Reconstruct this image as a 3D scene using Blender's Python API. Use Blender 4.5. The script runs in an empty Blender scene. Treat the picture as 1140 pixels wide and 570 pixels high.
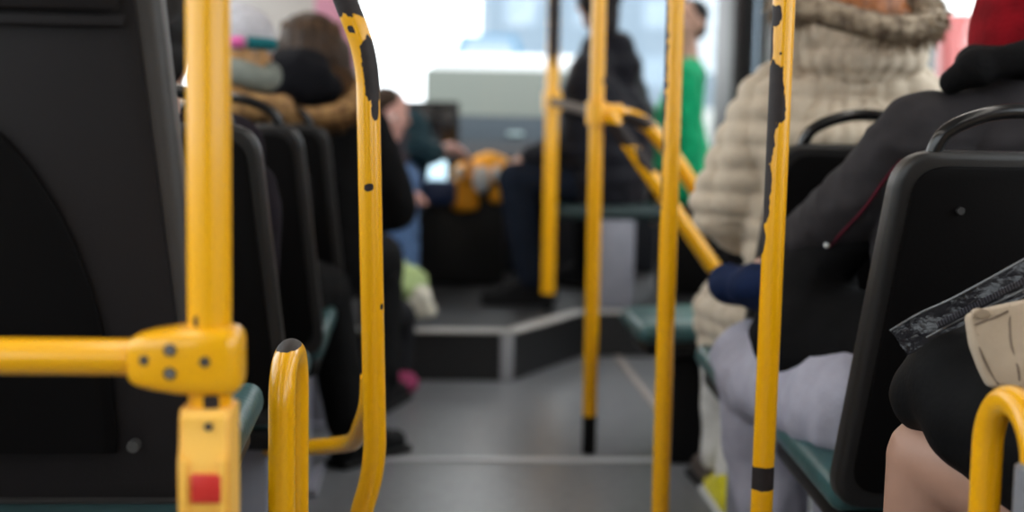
import bpy, bmesh, math, random
from mathutils import Vector, Matrix, Euler, noise
from mathutils.bvhtree import BVHTree
random.seed(7)
PI = math.pi
R = math.radians
scene = bpy.context.scene
COL = scene.collection
V = Vector

# ------------------------------------------------------------------ camera
F = 1450.0
CAM = V((0, 0, 0.97))
PITCH, YAW, ROLL = R(5.7), math.atan(84 / F), R(1.0)
ROT = Euler((0, 0, -YAW)).to_matrix() @ Euler((PI / 2 - PITCH, 0, 0)).to_matrix() @ Euler((0, 0, ROLL)).to_matrix()
cam_d = bpy.data.cameras.new('camera')
cam = bpy.data.objects.new('camera', cam_d)
COL.objects.link(cam)
cam.matrix_world = Matrix.Translation(CAM) @ ROT.to_4x4()
cam_d.sensor_width = 36
cam_d.lens = 36 * F / 1140
cam_d.clip_start = 0.02
cam_d.dof.use_dof = True
cam_d.dof.focus_distance = 1.74
cam_d.dof.aperture_fstop = 2.05
scene.camera = cam


def ray(px, py):
    return (ROT @ V(((px - 570) / F, (285 - py) / F, -1))).normalized()


def P(px, py, Y):
    d = ray(px, py)
    return CAM + d * (Y / d.y)


def W(npx, Y):
    return npx * Y / F


# ------------------------------------------------------------------ materials
MATS = {}


def mat(name, col, rough=.5, metal=0, var=0.0, vscale=20, bump=0.0, bscale=60, spec=.5, coat=0, emit=None, estr=0, sheen=0, mode=None, col2=None):
    if name in MATS:
        return MATS[name]
    m = bpy.data.materials.new(name)
    m.use_nodes = True
    nt = m.node_tree
    b = nt.nodes['Principled BSDF']
    c = (*col, 1)
    b.inputs['Base Color'].default_value = c
    b.inputs['Roughness'].default_value = rough
    b.inputs['Metallic'].default_value = metal
    b.inputs['Specular IOR Level'].default_value = spec
    b.inputs['Coat Weight'].default_value = coat
    b.inputs['Coat Roughness'].default_value = .12
    b.inputs['Sheen Weight'].default_value = sheen
    tc = nt.nodes.new('ShaderNodeTexCoord')
    if var or col2:
        n = nt.nodes.new('ShaderNodeTexNoise')
        n.inputs['Scale'].default_value = vscale
        n.inputs['Detail'].default_value = 5
        nt.links.new(tc.outputs['Object'], n.inputs['Vector'])
        r = nt.nodes.new('ShaderNodeValToRGB')
        r.color_ramp.elements[0].position = .35
        r.color_ramp.elements[1].position = .65
        a = col2 if col2 else tuple(x * (1 - var) for x in col)
        z = col if col2 else tuple(min(1, x * (1 + var)) for x in col)
        r.color_ramp.elements[0].color = (*a, 1)
        r.color_ramp.elements[1].color = (*z, 1)
        nt.links.new(n.outputs['Fac'], r.inputs['Fac'])
        nt.links.new(r.outputs['Color'], b.inputs['Base Color'])
    if bump:
        n2 = nt.nodes.new('ShaderNodeTexNoise')
        n2.inputs['Scale'].default_value = bscale
        n2.inputs['Detail'].default_value = 4
        nt.links.new(tc.outputs['Object'], n2.inputs['Vector'])
        bp = nt.nodes.new('ShaderNodeBump')
        bp.inputs['Strength'].default_value = bump
        bp.inputs['Distance'].default_value = .01
        nt.links.new(n2.outputs['Fac'], bp.inputs['Height'])
        nt.links.new(bp.outputs['Normal'], b.inputs['Normal'])
    if emit:
        b.inputs['Emission Color'].default_value = (*emit, 1)
        b.inputs['Emission Strength'].default_value = estr
    MATS[name] = m
    return m


def yellow_paint():
    m = bpy.data.materials.new('yellow_paint')
    m.use_nodes = True
    nt = m.node_tree
    b = nt.nodes['Principled BSDF']
    at = nt.nodes.new('ShaderNodeAttribute')
    at.attribute_name = 'wear'
    tc = nt.nodes.new('ShaderNodeTexCoord')
    n = nt.nodes.new('ShaderNodeTexNoise')
    n.inputs['Scale'].default_value = 90
    n.inputs['Detail'].default_value = 3
    nt.links.new(tc.outputs['Object'], n.inputs['Vector'])
    ad = nt.nodes.new('ShaderNodeMath'); ad.operation = 'MULTIPLY_ADD'
    nt.links.new(n.outputs['Fac'], ad.inputs[0]); ad.inputs[1].default_value = .28
    nt.links.new(at.outputs['Fac'], ad.inputs[2])
    rp = nt.nodes.new('ShaderNodeValToRGB')
    rp.color_ramp.elements[0].position = .60
    rp.color_ramp.elements[1].position = .66
    nt.links.new(ad.outputs[0], rp.inputs['Fac'])
    n2 = nt.nodes.new('ShaderNodeTexNoise')
    n2.inputs['Scale'].default_value = 7
    nt.links.new(tc.outputs['Object'], n2.inputs['Vector'])
    yr = nt.nodes.new('ShaderNodeValToRGB')
    yr.color_ramp.elements[0].color = (.80, .365, .0, 1)
    yr.color_ramp.elements[1].color = (.86, .415, .0, 1)
    nt.links.new(n2.outputs['Fac'], yr.inputs['Fac'])
    n3 = nt.nodes.new('ShaderNodeTexNoise')
    n3.inputs['Scale'].default_value = 60
    nt.links.new(tc.outputs['Object'], n3.inputs['Vector'])
    dr = nt.nodes.new('ShaderNodeValToRGB')
    dr.color_ramp.elements[0].color = (.006, .004, .0045, 1)
    dr.color_ramp.elements[1].color = (.028, .018, .017, 1)
    nt.links.new(n3.outputs['Fac'], dr.inputs['Fac'])
    mx = nt.nodes.new('ShaderNodeMix'); mx.data_type = 'RGBA'
    nt.links.new(rp.outputs['Color'], mx.inputs[0])
    nt.links.new(yr.outputs['Color'], mx.inputs[6])
    nt.links.new(dr.outputs['Color'], mx.inputs[7])
    nt.links.new(mx.outputs[2], b.inputs['Base Color'])
    b.inputs['Specular IOR Level'].default_value = .35
    cw = nt.nodes.new('ShaderNodeMath'); cw.operation = 'MULTIPLY_ADD'; cw.inputs[1].default_value = -.5; cw.inputs[2].default_value = .5
    nt.links.new(rp.outputs['Color'], cw.inputs[0]); nt.links.new(cw.outputs[0], b.inputs['Coat Weight'])
    b.inputs['Coat Roughness'].default_value = .13
    mr = nt.nodes.new('ShaderNodeMath'); mr.operation = 'MULTIPLY_ADD'
    nt.links.new(rp.outputs['Color'], mr.inputs[0]); mr.inputs[1].default_value = .3; mr.inputs[2].default_value = .30
    nt.links.new(mr.outputs[0], b.inputs['Roughness'])
    bp = nt.nodes.new('ShaderNodeBump')
    bp.inputs['Strength'].default_value = .5
    bp.inputs['Distance'].default_value = .001
    bp.invert = True
    nt.links.new(rp.outputs['Color'], bp.inputs['Height'])
    nt.links.new(bp.outputs['Normal'], b.inputs['Normal'])
    return m


def glass_mat(name, tint=(1, 1, 1), refl=.04):
    m = bpy.data.materials.new(name)
    m.use_nodes = True
    nt = m.node_tree
    nt.nodes.remove(nt.nodes['Principled BSDF'])
    o = nt.nodes['Material Output']
    t = nt.nodes.new('ShaderNodeBsdfTransparent'); t.inputs['Color'].default_value = (*tint, 1)
    g = nt.nodes.new('ShaderNodeBsdfGlossy'); g.inputs['Roughness'].default_value = .03
    fr = nt.nodes.new('ShaderNodeFresnel'); fr.inputs['IOR'].default_value = 1.25
    mx = nt.nodes.new('ShaderNodeMixShader')
    ge = nt.nodes.new('ShaderNodeNewGeometry')
    iv = nt.nodes.new('ShaderNodeMath'); iv.operation = 'SUBTRACT'; iv.inputs[0].default_value = 1
    ml = nt.nodes.new('ShaderNodeMath'); ml.operation = 'MULTIPLY'
    nt.links.new(ge.outputs['Backfacing'], iv.inputs[1])
    nt.links.new(fr.outputs[0], ml.inputs[0]); nt.links.new(iv.outputs[0], ml.inputs[1])
    nt.links.new(ml.outputs[0], mx.inputs[0]); nt.links.new(t.outputs[0], mx.inputs[1]); nt.links.new(g.outputs[0], mx.inputs[2])
    nt.links.new(mx.outputs[0], o.inputs['Surface'])
    return m


YEL = yellow_paint()
GLASS = glass_mat('window_glass', (.95, .97, .97))
CLEAR = glass_mat('clear_plastic', (.72, .72, .76))
BLACKPL = mat('black_plastic', (.0042, .0036, .0037), .40, bump=.06, bscale=400, spec=.22)
GREYPL = mat('charcoal_plastic', (.0095, .0078, .0082), .5, bump=.10, bscale=350, spec=.2)
RIMPL = mat('grey_rim_plastic', (.038, .034, .032), .45, bump=.10, bscale=350)  # near seat rim, lighter grey than its rear panel
RIM2 = mat('seat_rim_plastic', (.0125, .0115, .0115), .38, bump=.08, bscale=400, spec=.4)  # rim tone lightened to stand in for the highlight along seat edges
DARKPL = mat('dark_recess_plastic', (.0022, .0018, .0019), .6, bump=.08, bscale=350, spec=.08)
RUBBER = mat('black_rubber', (.004, .0036, .0038), .6, spec=.15)
TEAL = mat('teal_vinyl', (.030, .085, .088), .34, var=.15, vscale=12, bump=.12, bscale=90)
PEDESTAL = mat('grey_pedestal_paint', (.22, .22, .26), .5, var=.06)
STEEL = mat('brushed_steel', (.45, .45, .47), .32, 1.0)
DSTEEL = mat('dark_screw_steel', (.12, .11, .11), .4, .9)
CLAMPGREY = mat('grey_clamp', (.19, .19, .21), .42, bump=.05)
ORPL = mat('amber_plastic', (.93, .50, .075), .35)
REDBTN = mat('red_button', (.62, .028, .02), .4)
SKIN = mat('skin', (.52, .30, .22), .5, var=.06, vscale=30)
SKIN2 = mat('skin_bare_leg', (.37, .205, .145), .5, var=.05, vscale=25)
WHITEEYE = mat('eye_white', (.7, .68, .65), .3)
IRIS = mat('iris_brown', (.03, .02, .012), .2)


# ------------------------------------------------------------------ object helpers
def link(o, parent=None):
    COL.objects.link(o)
    if parent is not None:
        o.parent = parent
        o.matrix_parent_inverse = Matrix.Identity(4)
        bw = parent.matrix_basis.copy()
        p = parent.parent
        while p is not None:
            bw = p.matrix_basis @ bw
            p = p.parent
        o.matrix_basis = bw.inverted() @ o.matrix_basis
    return o


def tag(o, label=None, cat=None, group=None, kind=None):
    if label: o['label'] = label
    if cat: o['category'] = cat
    if group: o['group'] = group
    if kind: o['kind'] = kind
    return o


def thing(name, loc, label, cat, group=None, rz=0):
    o = bpy.data.objects.new(name, None)
    o.empty_display_size = .05
    o.location = loc
    o.rotation_euler = (0, 0, rz)
    COL.objects.link(o)
    return tag(o, label, cat, group)


def mesh_obj(name, bm, m, parent=None, smooth=True, origin=None, autosmooth=None):
    me = bpy.data.meshes.new(name)
    bmesh.ops.recalc_face_normals(bm, faces=bm.faces)
    bm.to_mesh(me)
    bm.free()
    mm = m if isinstance(m, (list, tuple)) else [m]
    for x in mm: me.materials.append(x)
    for p in me.polygons: p.use_smooth = smooth
    if smooth:
        try:
            me.set_sharp_from_angle(angle=R(autosmooth or 40))
        except Exception:
            pass
    o = bpy.data.objects.new(name, me)
    if origin is None and parent is None:
        xs = [v.co for v in me.vertices]
        origin = V(((min(v.x for v in xs) + max(v.x for v in xs)) / 2, (min(v.y for v in xs) + max(v.y for v in xs)) / 2, min(v.z for v in xs)))
    if origin is not None:
        me.transform(Matrix.Translation(-V(origin)))
        o.location = origin
    return link(o, parent)


def add_box(bm, c, s, rot=None, bev=0, seg=2, mi=0):
    r = bmesh.ops.create_cube(bm, size=1)
    vs = r['verts']
    M = Matrix.Translation(V(c)) @ (rot.to_4x4() if rot is not None else Matrix.Identity(4)) @ Matrix.Diagonal((*s, 1))
    bmesh.ops.transform(bm, matrix=M, verts=vs)
    fs = list({f for v in vs for f in v.link_faces})
    for f in fs: f.material_index = mi
    if bev:
        es = list({e for v in vs for e in v.link_edges})
        rr = bmesh.ops.bevel(bm, geom=es, offset=bev, segments=seg, affect='EDGES', profile=.5)
        for f in rr['faces']: f.material_index = mi
    return bm


def box(name, c, s, m, parent=None, rot=None, bev=.004, seg=2, **k):
    bm = bmesh.new()
    add_box(bm, c, s, rot, bev, seg)
    return mesh_obj(name, bm, m, parent, **k)


def frame_from(d):
    d = V(d).normalized()
    a = V((0, 0, 1)) if abs(d.z) < .9 else V((1, 0, 0))
    x = a.cross(d).normalized()
    y = d.cross(x)
    return Matrix((x, y, d)).transposed()


def add_cyl(bm, p1, p2, r1, r2=None, seg=24, mi=0):
    p1, p2 = V(p1), V(p2)
    d = p2 - p1
    r = bmesh.ops.create_cone(bm, cap_ends=True, segments=seg, radius1=r1, radius2=r1 if r2 is None else r2, depth=d.length)
    M = Matrix.Translation((p1 + p2) / 2) @ frame_from(d).to_4x4()
    bmesh.ops.transform(bm, matrix=M, verts=r['verts'])
    for f in {f for v in r['verts'] for f in v.link_faces}: f.material_index = mi


def cyl(name, p1, p2, r, m, parent=None, seg=24, r2=None, **k):
    bm = bmesh.new()
    add_cyl(bm, p1, p2, r, r2, seg)
    return mesh_obj(name, bm, m, parent, **k)


def add_ell(bm, c, rad, rot=None, sub=3):
    r = bmesh.ops.create_icosphere(bm, subdivisions=sub, radius=1)
    if not isinstance(rad, (tuple, list)): rad = (rad,) * 3
    M = Matrix.Translation(V(c)) @ (rot.to_4x4() if rot is not None else Matrix.Identity(4)) @ Matrix.Diagonal((*rad, 1))
    bmesh.ops.transform(bm, matrix=M, verts=r['verts'])


def fillet(pts, r, n=10):
    pts = [V(p) for p in pts]
    out = [pts[0]]
    for i in range(1, len(pts) - 1):
        a, b, c = pts[i - 1], pts[i], pts[i + 1]
        rr = r[i - 1] if isinstance(r, (list, tuple)) else r
        d1, d2 = (a - b), (c - b)
        k = min(rr, d1.length * .49, d2.length * .49)
        s, e = b + d1.normalized() * k, b + d2.normalized() * k
        for j in range(n + 1):
            t = j / n
            out.append((1 - t) ** 2 * s + 2 * t * (1 - t) * b + t * t * e)
    out.append(pts[-1])
    return out


def spline(pts, n=12):
    pts = [V(p) for p in pts]
    q = [2 * pts[0] - pts[1]] + pts + [2 * pts[-1] - pts[-2]]
    out = []
    for i in range(1, len(q) - 2):
        for j in range(n):
            t = j / n
            a, b, c, d = q[i - 1], q[i], q[i + 1], q[i + 2]
            out.append(.5 * ((2 * b) + (c - a) * t + (2 * a - 5 * b + 4 * c - d) * t * t + (3 * b - a - 3 * c + d) * t ** 3))
    out.append(pts[-1])
    return out


def resample(path, step):
    out = [path[0]]
    for a, b in zip(path, path[1:]):
        n = max(1, int(math.ceil((b - a).length / step)))
        for j in range(1, n + 1): out.append(a.lerp(b, j / n))
    return out


def add_tube(bm, path, r, seg=24, step=None, cap=True, wear=None, lay=None, flat=1.0):
    path = [V(p) for p in path]
    if step: path = resample(path, step)
    n = len(path)
    rf = r if callable(r) else (lambda t: r)
    t0 = (path[1] - path[0]).normalized()
    M = frame_from(t0)
    x = M.col[0].copy()
    rings = []
    for i, p in enumerate(path):
        if i == 0: t = path[1] - path[0]
        elif i == n - 1: t = path[-1] - path[-2]
        else: t = path[i + 1] - path[i - 1]
        t.normalize()
        x = (x - t * x.dot(t)).normalized()
        y = t.cross(x)
        ring = []
        for k in range(seg):
            a = 2 * PI * k / seg
            nn = x * math.cos(a) + y * math.sin(a) * flat
            v = bm.verts.new(p + nn * rf(i / (n - 1)))
            if lay is not None: v[lay] = wear(v.co, nn) if wear else 0
            ring.append(v)
        rings.append(ring)
    for a, b in zip(rings, rings[1:]):
        for k in range(seg):
            bm.faces.new((a[k], a[(k + 1) % seg], b[(k + 1) % seg], b[k]))
    if cap:
        bm.faces.new(rings[0]); bm.faces.new(rings[-1])


def wear_fn(patches):
    """patches: (z, half_height, azimuth_deg, half_width_deg[, roughness]); azimuth 0 faces -Y, 90 faces +X"""
    def f(co, nn):
        az = math.degrees(math.atan2(nn.x, -nn.y))
        best = 0
        for p in patches:
            z, hh, a0, hw = p[:4]
            rg = p[4] if len(p) > 4 else .5
            da = abs((az - a0 + 180) % 360 - 180)
            q = max(abs(co.z - z) / hh, da / hw) * .55 + .45 * math.hypot(co.z - z and (co.z - z) / hh, da / hw)
            val = 1.5 - q + rg * noise.noise(V((co.z * 60, az * .035, 3.1 + z * 7))) + rg * .6 * noise.noise(V((co.z * 150, az * .08, z * 3)))
            best = max(best, val)
        return max(0, min(1, best))
    return f


def paint_tube(name, path, r, parent=None, patches=(), m=None, step=.012, seg=40, cap=True, **k):
    bm = bmesh.new()
    lay = bm.verts.layers.float.new('wear')
    add_tube(bm, path, r, seg, step, cap, wear_fn(patches) if patches else None, lay)
    return mesh_obj(name, bm, m or YEL, parent, autosmooth=60, **k)


# ---- soft bodies: union of capsules/ellipsoids, voxel remeshed to one surface
def blob(name, prims, m, parent=None, vox=.012, smooth=4, disp=None, label=None):
    bm = bmesh.new()
    for q in prims:
        if q[0] == 'c':
            _, p1, r1, p2, r2 = q
            p1, p2 = V(p1), V(p2)
            add_ell(bm, p1, r1, sub=2); add_ell(bm, p2, r2, sub=2)
            if (p2 - p1).length > 1e-4: add_cyl(bm, p1, p2, r1 * .985, r2 * .985, 20)
        elif q[0] == 'e':
            add_ell(bm, q[1], q[2], q[3] if len(q) > 3 else None, 3)
        elif q[0] == 'b':
            add_box(bm, q[1], q[2], q[3] if len(q) > 3 else None, q[4] if len(q) > 4 else 0)
    me = bpy.data.meshes.new('tmp')
    bmesh.ops.recalc_face_normals(bm, faces=bm.faces)
    bm.to_mesh(me); bm.free()
    o = bpy.data.objects.new('tmp', me)
    COL.objects.link(o)
    rm = o.modifiers.new('r', 'REMESH'); rm.mode = 'VOXEL'; rm.voxel_size = vox
    if smooth:
        sm = o.modifiers.new('s', 'SMOOTH'); sm.factor = .5; sm.iterations = smooth
    dg = bpy.context.evaluated_depsgraph_get()
    new = bpy.data.meshes.new_from_object(o.evaluated_get(dg))
    bpy.data.objects.remove(o); bpy.data.meshes.remove(me)
    new.name = name
    if disp:
        ns = [v.normal.copy() for v in new.vertices]
        for v, nn in zip(new.vertices, ns):
            v.co += nn * disp(v.co, nn)
    new.materials.clear()
    for x in (m if isinstance(m, (list, tuple)) else [m]): new.materials.append(x)
    for p in new.polygons: p.use_smooth = True
    ob = bpy.data.objects.new(name, new)
    if parent is None:
        xs = [v.co for v in new.vertices]
        og = V(((min(v.x for v in xs) + max(v.x for v in xs)) / 2, (min(v.y for v in xs) + max(v.y for v in xs)) / 2, min(v.z for v in xs)))
        new.transform(Matrix.Translation(-og)); ob.location = og
    link(ob, parent)
    if label: ob['label'] = label
    return ob


def wrinkle(amp=.006, sc=7, seed=0, st=(1, 1, 1)):
    def f(co, n):
        p = V((co.x * sc * st[0], co.y * sc * st[1], co.z * sc * st[2])) + V((seed, seed * .7, 0))
        a = noise.noise(p); b = noise.noise(p * 2.3 + V((5, 1, 2)))
        return amp * (1 - abs(a) * 2.2) * .8 + amp * .4 * b
    return f


def world_matrix(o):
    M = o.matrix_basis.copy()
    p = o.parent
    while p is not None:
        M = p.matrix_basis @ M
        p = p.parent
    return M


def bvh_of(*objs):
    vs, fs = [], []
    for o in objs:
        M = world_matrix(o)
        k = len(vs)
        vs += [M @ v.co for v in o.data.vertices]
        fs += [[k + i for i in p.vertices] for p in o.data.polygons]
    return BVHTree.FromPolygons(vs, fs)


def on_surface(bvh, px, py, lift=.002):
    h = bvh.ray_cast(CAM, ray(px, py))
    if h[0] is None: return None
    return h[0] + h[1] * lift


def copy_tree(o, parent=None):
    c = o.copy()
    COL.objects.link(c)
    if parent: c.parent = parent
    for ch in list(o.children): copy_tree(ch, c)
    return c


# ================================================================== SETTING
XL, XR = -1.1, 1.45
YB, YF = -3.6, 8.0
ZC = 2.3
PLAT = .19


def struct(name, bm, m, **k):
    return tag(mesh_obj(name, bm, m, **k), kind='structure')


# floor
fm = mat('vinyl_floor', (.195, .20, .212), .30, col2=(.15, .155, .165), vscale=45, bump=.06, bscale=220)
bm = bmesh.new(); add_box(bm, ((XL + XR) / 2, (YB + YF) / 2, -.04), (XR - XL, YF - YB, .08)); struct('floor', bm, fm, smooth=False)
# raised front platform with slanted corner
pm = mat('platform_floor', (.20, .175, .16), .42, col2=(.15, .135, .125), vscale=40, bump=.06, bscale=200)
rise = mat('step_riser', (.007, .007, .008), .55, bump=.05)
cx = P(570, 425, 4.9).x
pl = [(XL, 4.9), (cx, 4.9), (.62, 5.45), (XR, 5.45), (XR, YF - .02), (XL, YF - .02)]
bm = bmesh.new()
lo = [bm.verts.new((x, y, 0)) for x, y in pl]; hi = [bm.verts.new((x, y, PLAT)) for x, y in pl]
n = len(pl)
for i in range(n):
    bm.faces.new((lo[i], lo[(i + 1) % n], hi[(i + 1) % n], hi[i]))
bm.faces.new(hi); bm.faces.new(lo[::-1])
for f in bm.faces: f.material_index = 1 if abs(f.normal.z) < .5 else 0
platform = struct('floor_platform', bm, [pm, rise], smooth=False)
trim = mat('step_edge_trim', (.42, .40, .38), .4, .1)
bm = bmesh.new()
for a, b in ((pl[0], pl[1]), (pl[1], pl[2]), (pl[2], pl[3])):
    a, b = V((*a, 0)), V((*b, 0)); d = b - a
    rot = Matrix.Rotation(math.atan2(d.y, d.x), 3, 'Z')
    nrm = V((d.y, -d.x, 0)).normalized()
    add_box(bm, (a + b) / 2 + V((0, 0, PLAT)) - nrm * .012, (d.length + .01, .06, .012), rot, .003)
struct('trim_1', bm, trim)
bm = bmesh.new()
add_box(bm, (cx - .022, 4.893, PLAT / 2), (.05, .014, PLAT), None, .003)
struct('trim_2', bm, mat('corner_trim', (.33, .33, .35), .45))
bm = bmesh.new()
add_box(bm, (.20, P(600, 514, 3.71).y, .003), (1.0, .035, .006), None, .002)
struct('trim_3', bm, mat('aluminium_strip', (.62, .63, .66), .38, .25))
bm = bmesh.new()
add_box(bm, (.77, 4.6, .004), (.03, 1.66, .008), None, .002)
struct('trim_4', bm, mat('aisle_trim', (.32, .28, .26), .45))
# ceiling
cm = mat('ceiling_panel', (.62, .61, .59), .6)
bm = bmesh.new(); add_box(bm, ((XL + XR) / 2, (YB + YF) / 2, ZC + .04), (XR - XL, YF - YB, .08)); struct('ceiling', bm, cm, smooth=False)
# walls: lower panel, header, posts
wl = mat('wall_panel', (.34, .33, .31), .55, var=.05)
postm = mat('window_post', (.06, .06, .062), .5)
postg = mat('grey_post', (.30, .30, .30), .5)


def side_wall(name, x, sgn, posts, y0, y1, sill=.86, head=1.95):
    bm = bmesh.new()
    xc = x + sgn * .03
    add_box(bm, (xc, (y0 + y1) / 2, sill / 2), (.06, y1 - y0, sill))
    add_box(bm, (xc, (y0 + y1) / 2, (head + ZC) / 2), (.06, y1 - y0, ZC - head))
    for a, b, mi in posts:
        add_box(bm, (xc, (a + b) / 2, (sill + head) / 2), (.06, b - a, head - sill), mi=mi)
    return struct(name, bm, [wl, postm, postg], smooth=False)


side_wall('wall_left', XL, -1, [(-3.6, -3.3, 1), (-1.6, -1.5, 1), (.0, .1, 1), (1.7, 1.8, 1), (3.4, 3.5, 1), (5.1, 5.2, 1), (6.4, 6.5, 1), (7.9, 8.0, 1)], YB, YF)
side_wall('wall_right', XR, 1, [(-3.6, -3.3, 1), (-1.6, -1.5, 1), (.0, .1, 1), (1.9, 2.0, 1), (3.93, 4.05, 2), (5.55, 5.65, 1)], YB, 5.65)


def pane(name, x0, y0, x1, y1, z0, z1, th=.006, parent=None):
    bm = bmesh.new()
    c = V(((x0 + x1) / 2, (y0 + y1) / 2, (z0 + z1) / 2)); d = V((x1 - x0, y1 - y0, 0))
    add_box(bm, c, (d.length, th, z1 - z0), Matrix.Rotation(math.atan2(d.y, d.x), 3, 'Z'))
    return struct(name, bm, GLASS, smooth=False)


wn = 1
for a, b in ((-3.3, -1.6), (-1.5, 0), (.1, 1.7), (1.8, 3.4), (3.5, 5.1), (5.2, 6.4), (6.5, 7.9)):
    pane('window_%d' % wn, XL - .03, a, XL - .03, b, .86, 1.95); wn += 1
for a, b in ((-3.3, -1.6), (-1.5, 0), (.1, 1.9), (2.0, 3.93), (4.05, 5.55)):
    pane('window_%d' % wn, XR + .03, a, XR + .03, b, .86, 1.95); wn += 1
# back wall, unseen: closed and dark to keep window glare off the poles
bm = bmesh.new()
add_box(bm, ((XL + XR) / 2, YB - .03, ZC / 2), (XR - XL + .12, .06, ZC))
struct('wall_back', bm, mat('rear_panel_grey', (.10, .10, .105), .6), smooth=False)
# front wall (below the windscreen), pillars and windscreen
bm = bmesh.new()
add_box(bm, ((XL + XR) / 2, YF + .03, .49), (XR - XL + .12, .06, .98)); add_box(bm, ((XL + XR) / 2, YF + .03, 2.17), (XR - XL + .12, .06, .26))
add_box(bm, (XR - .005, YF + .03, 1.5), (.06, .08, 1.1), mi=1); add_box(bm, (XL + .04, YF + .03, 1.5), (.12, .08, 1.1), mi=1)
struct('wall_front', bm, [mat('front_panel', (.08, .085, .09), .5), postm], smooth=False)
pane('window_%d' % wn, XL + .1, YF + .03, XR - .035, YF + .03, .98, 2.04); wn += 1

# front door: two glazed leaves, folding posts
GLZ = GLASS
bm = bmesh.new()
add_box(bm, (XR + .03, 6.80, (2.12 + ZC) / 2), (.06, 2.3, ZC - 2.12))
add_box(bm, (XR + .03, 5.74, 1.1), (.06, .18, 2.12))
add_box(bm, (XR + .03, 7.96, 1.1), (.06, .06, 2.12))
struct('trim_5', bm, postm, smooth=False)
for i, (a, b) in enumerate(((6.62, 7.93), (5.83, 6.18))):
    bm = bmesh.new()
    for y in (a + .03, b - .03): add_box(bm, (XR + .01, y, 1.15), (.045, .06, 1.92), None, .006)
    for z in (.24, 2.06): add_box(bm, (XR + .01, (a + b) / 2, z), (.045, b - a, .09), None, .006)
    d = struct('door_%d' % (i + 1), bm, RUBBER)
    bm = bmesh.new(); add_box(bm, (XR + .012, (a + b) / 2, 1.15), (.008, b - a - .1, 1.75))
    mesh_obj('door_pane', bm, GLZ, d, smooth=False)
bm = bmesh.new()
add_box(bm, (XR - .01, 6.40, 1.15), (.09, .42, 1.94), None, .01)
struct('trim_6', bm, mat('door_post_dark', (.035, .03, .034), .45))

# partition behind the driver, pale with a pink poster
part = box('driver_partition', (-.735, 6.25, 1.12), (.73, .03, 1.86), mat('partition_beige', (.50, .46, .43), .55), bev=.006)
tag(part, 'pale beige partition wall behind the driver, beyond the brown-haired person', 'partition')
p0 = P(375, 40, 6.2)
po = box('pink_poster', (p0.x - .01, 6.233, 1.5), (.19, .006, .95), mat('pink_paper', (.62, .27, .36), .6), bev=.001)
tag(po, 'tall pink poster on the beige partition near the windscreen', 'poster')

# ceiling lamps of the bus
lm = mat('lamp_diffuser', (.9, .9, .88), .4, emit=(1, .93, .84), estr=3.5)
for i, x in enumerate((-.62, .98)):
    t = thing('ceiling_light', (x, 3.2, ZC), 'long white ceiling lamp above the %s seats' % ('left' if i == 0 else 'right'), 'ceiling light')
    box('housing', (x, 3.2, ZC - .015), (.22, 9.0, .03), mat('lamp_housing', (.6, .6, .6), .5), t)
    box('diffuser', (x, 3.2, ZC - .04), (.15, 8.9, .022), lm, t)

# ================================================================== OUTSIDE
gm = mat('asphalt', (.17, .17, .175), .8, var=.15, vscale=.8)
bm = bmesh.new(); add_box(bm, (0, 30, -.45), (160, 160, .1)); struct('ground', bm, gm, smooth=False)


def building(loc, size, wall, label, floors=4, bays=6, face='-y'):
    t = thing('building', (loc[0], loc[1], -.4), label, 'building', None)
    w, d, h = size
    box('walls', (loc[0], loc[1], -.4 + h / 2), (w, d, h), wall, t, bev=.02, seg=1, smooth=False)
    box('roof', (loc[0], loc[1], -.4 + h + .15), (w + .5, d + .5, .3), mat('roof_grey', (.35, .37, .42), .7), t, bev=.02, seg=1)
    wm = mat('far_window', (.30, .38, .46), .15)
    for i in range(floors):
        for j in range(bays):
            z = .9 + i * (h - 1) / floors
            if face == '-y':
                x = loc[0] - w / 2 + (j + .5) * w / bays
                box('window', (x, loc[1] - d / 2 - .01, z), (w / bays * .45, .08, 1.3), wm, t, bev=0, smooth=False)
            else:
                y = loc[1] - d / 2 + (j + .5) * d / bays
                box('window', (loc[0] + (w / 2 + .01) * (1 if face == '+x' else -1), y, z), (.08, d / bays * .45, 1.3), wm, t, bev=0, smooth=False)
    return t


building((11.0, 62, 0), (18, 10, 11), mat('facade_blue_grey', (.22, .28, .34), .8), 'distant blue-grey building seen through the windscreen right of centre', 4, 6)
building((20, 16, 0), (8, 26, 8), mat('facade_pale', (.25, .29, .30), .8), 'pale building across the street beyond the right side windows', 3, 9, '-x')


def vehicle(loc, size, m, label, name, cat, hd=0):
    """simple van/car with a shaped body, windows, wheels and lights"""
    L, Wd, H = size
    t = thing(name, loc, label, cat, rz=hd)
    M = world_matrix(t)

    def prism(nm, prof, w, mm, y=0):
        bm = bmesh.new()
        a = [bm.verts.new(M @ V((x, y - w / 2, z))) for x, z in prof]; b = [bm.verts.new(M @ V((x, y + w / 2, z))) for x, z in prof]
        k = len(prof)
        for i in range(k): bm.faces.new((a[i], a[(i + 1) % k], b[(i + 1) % k], b[i]))
        bm.faces.new(a); bm.faces.new(b[::-1])
        bmesh.ops.bevel(bm, geom=list(bm.edges), offset=.03, segments=2, affect='EDGES')
        return mesh_obj(nm, bm, mm, t)
    return t, prism, M


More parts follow.
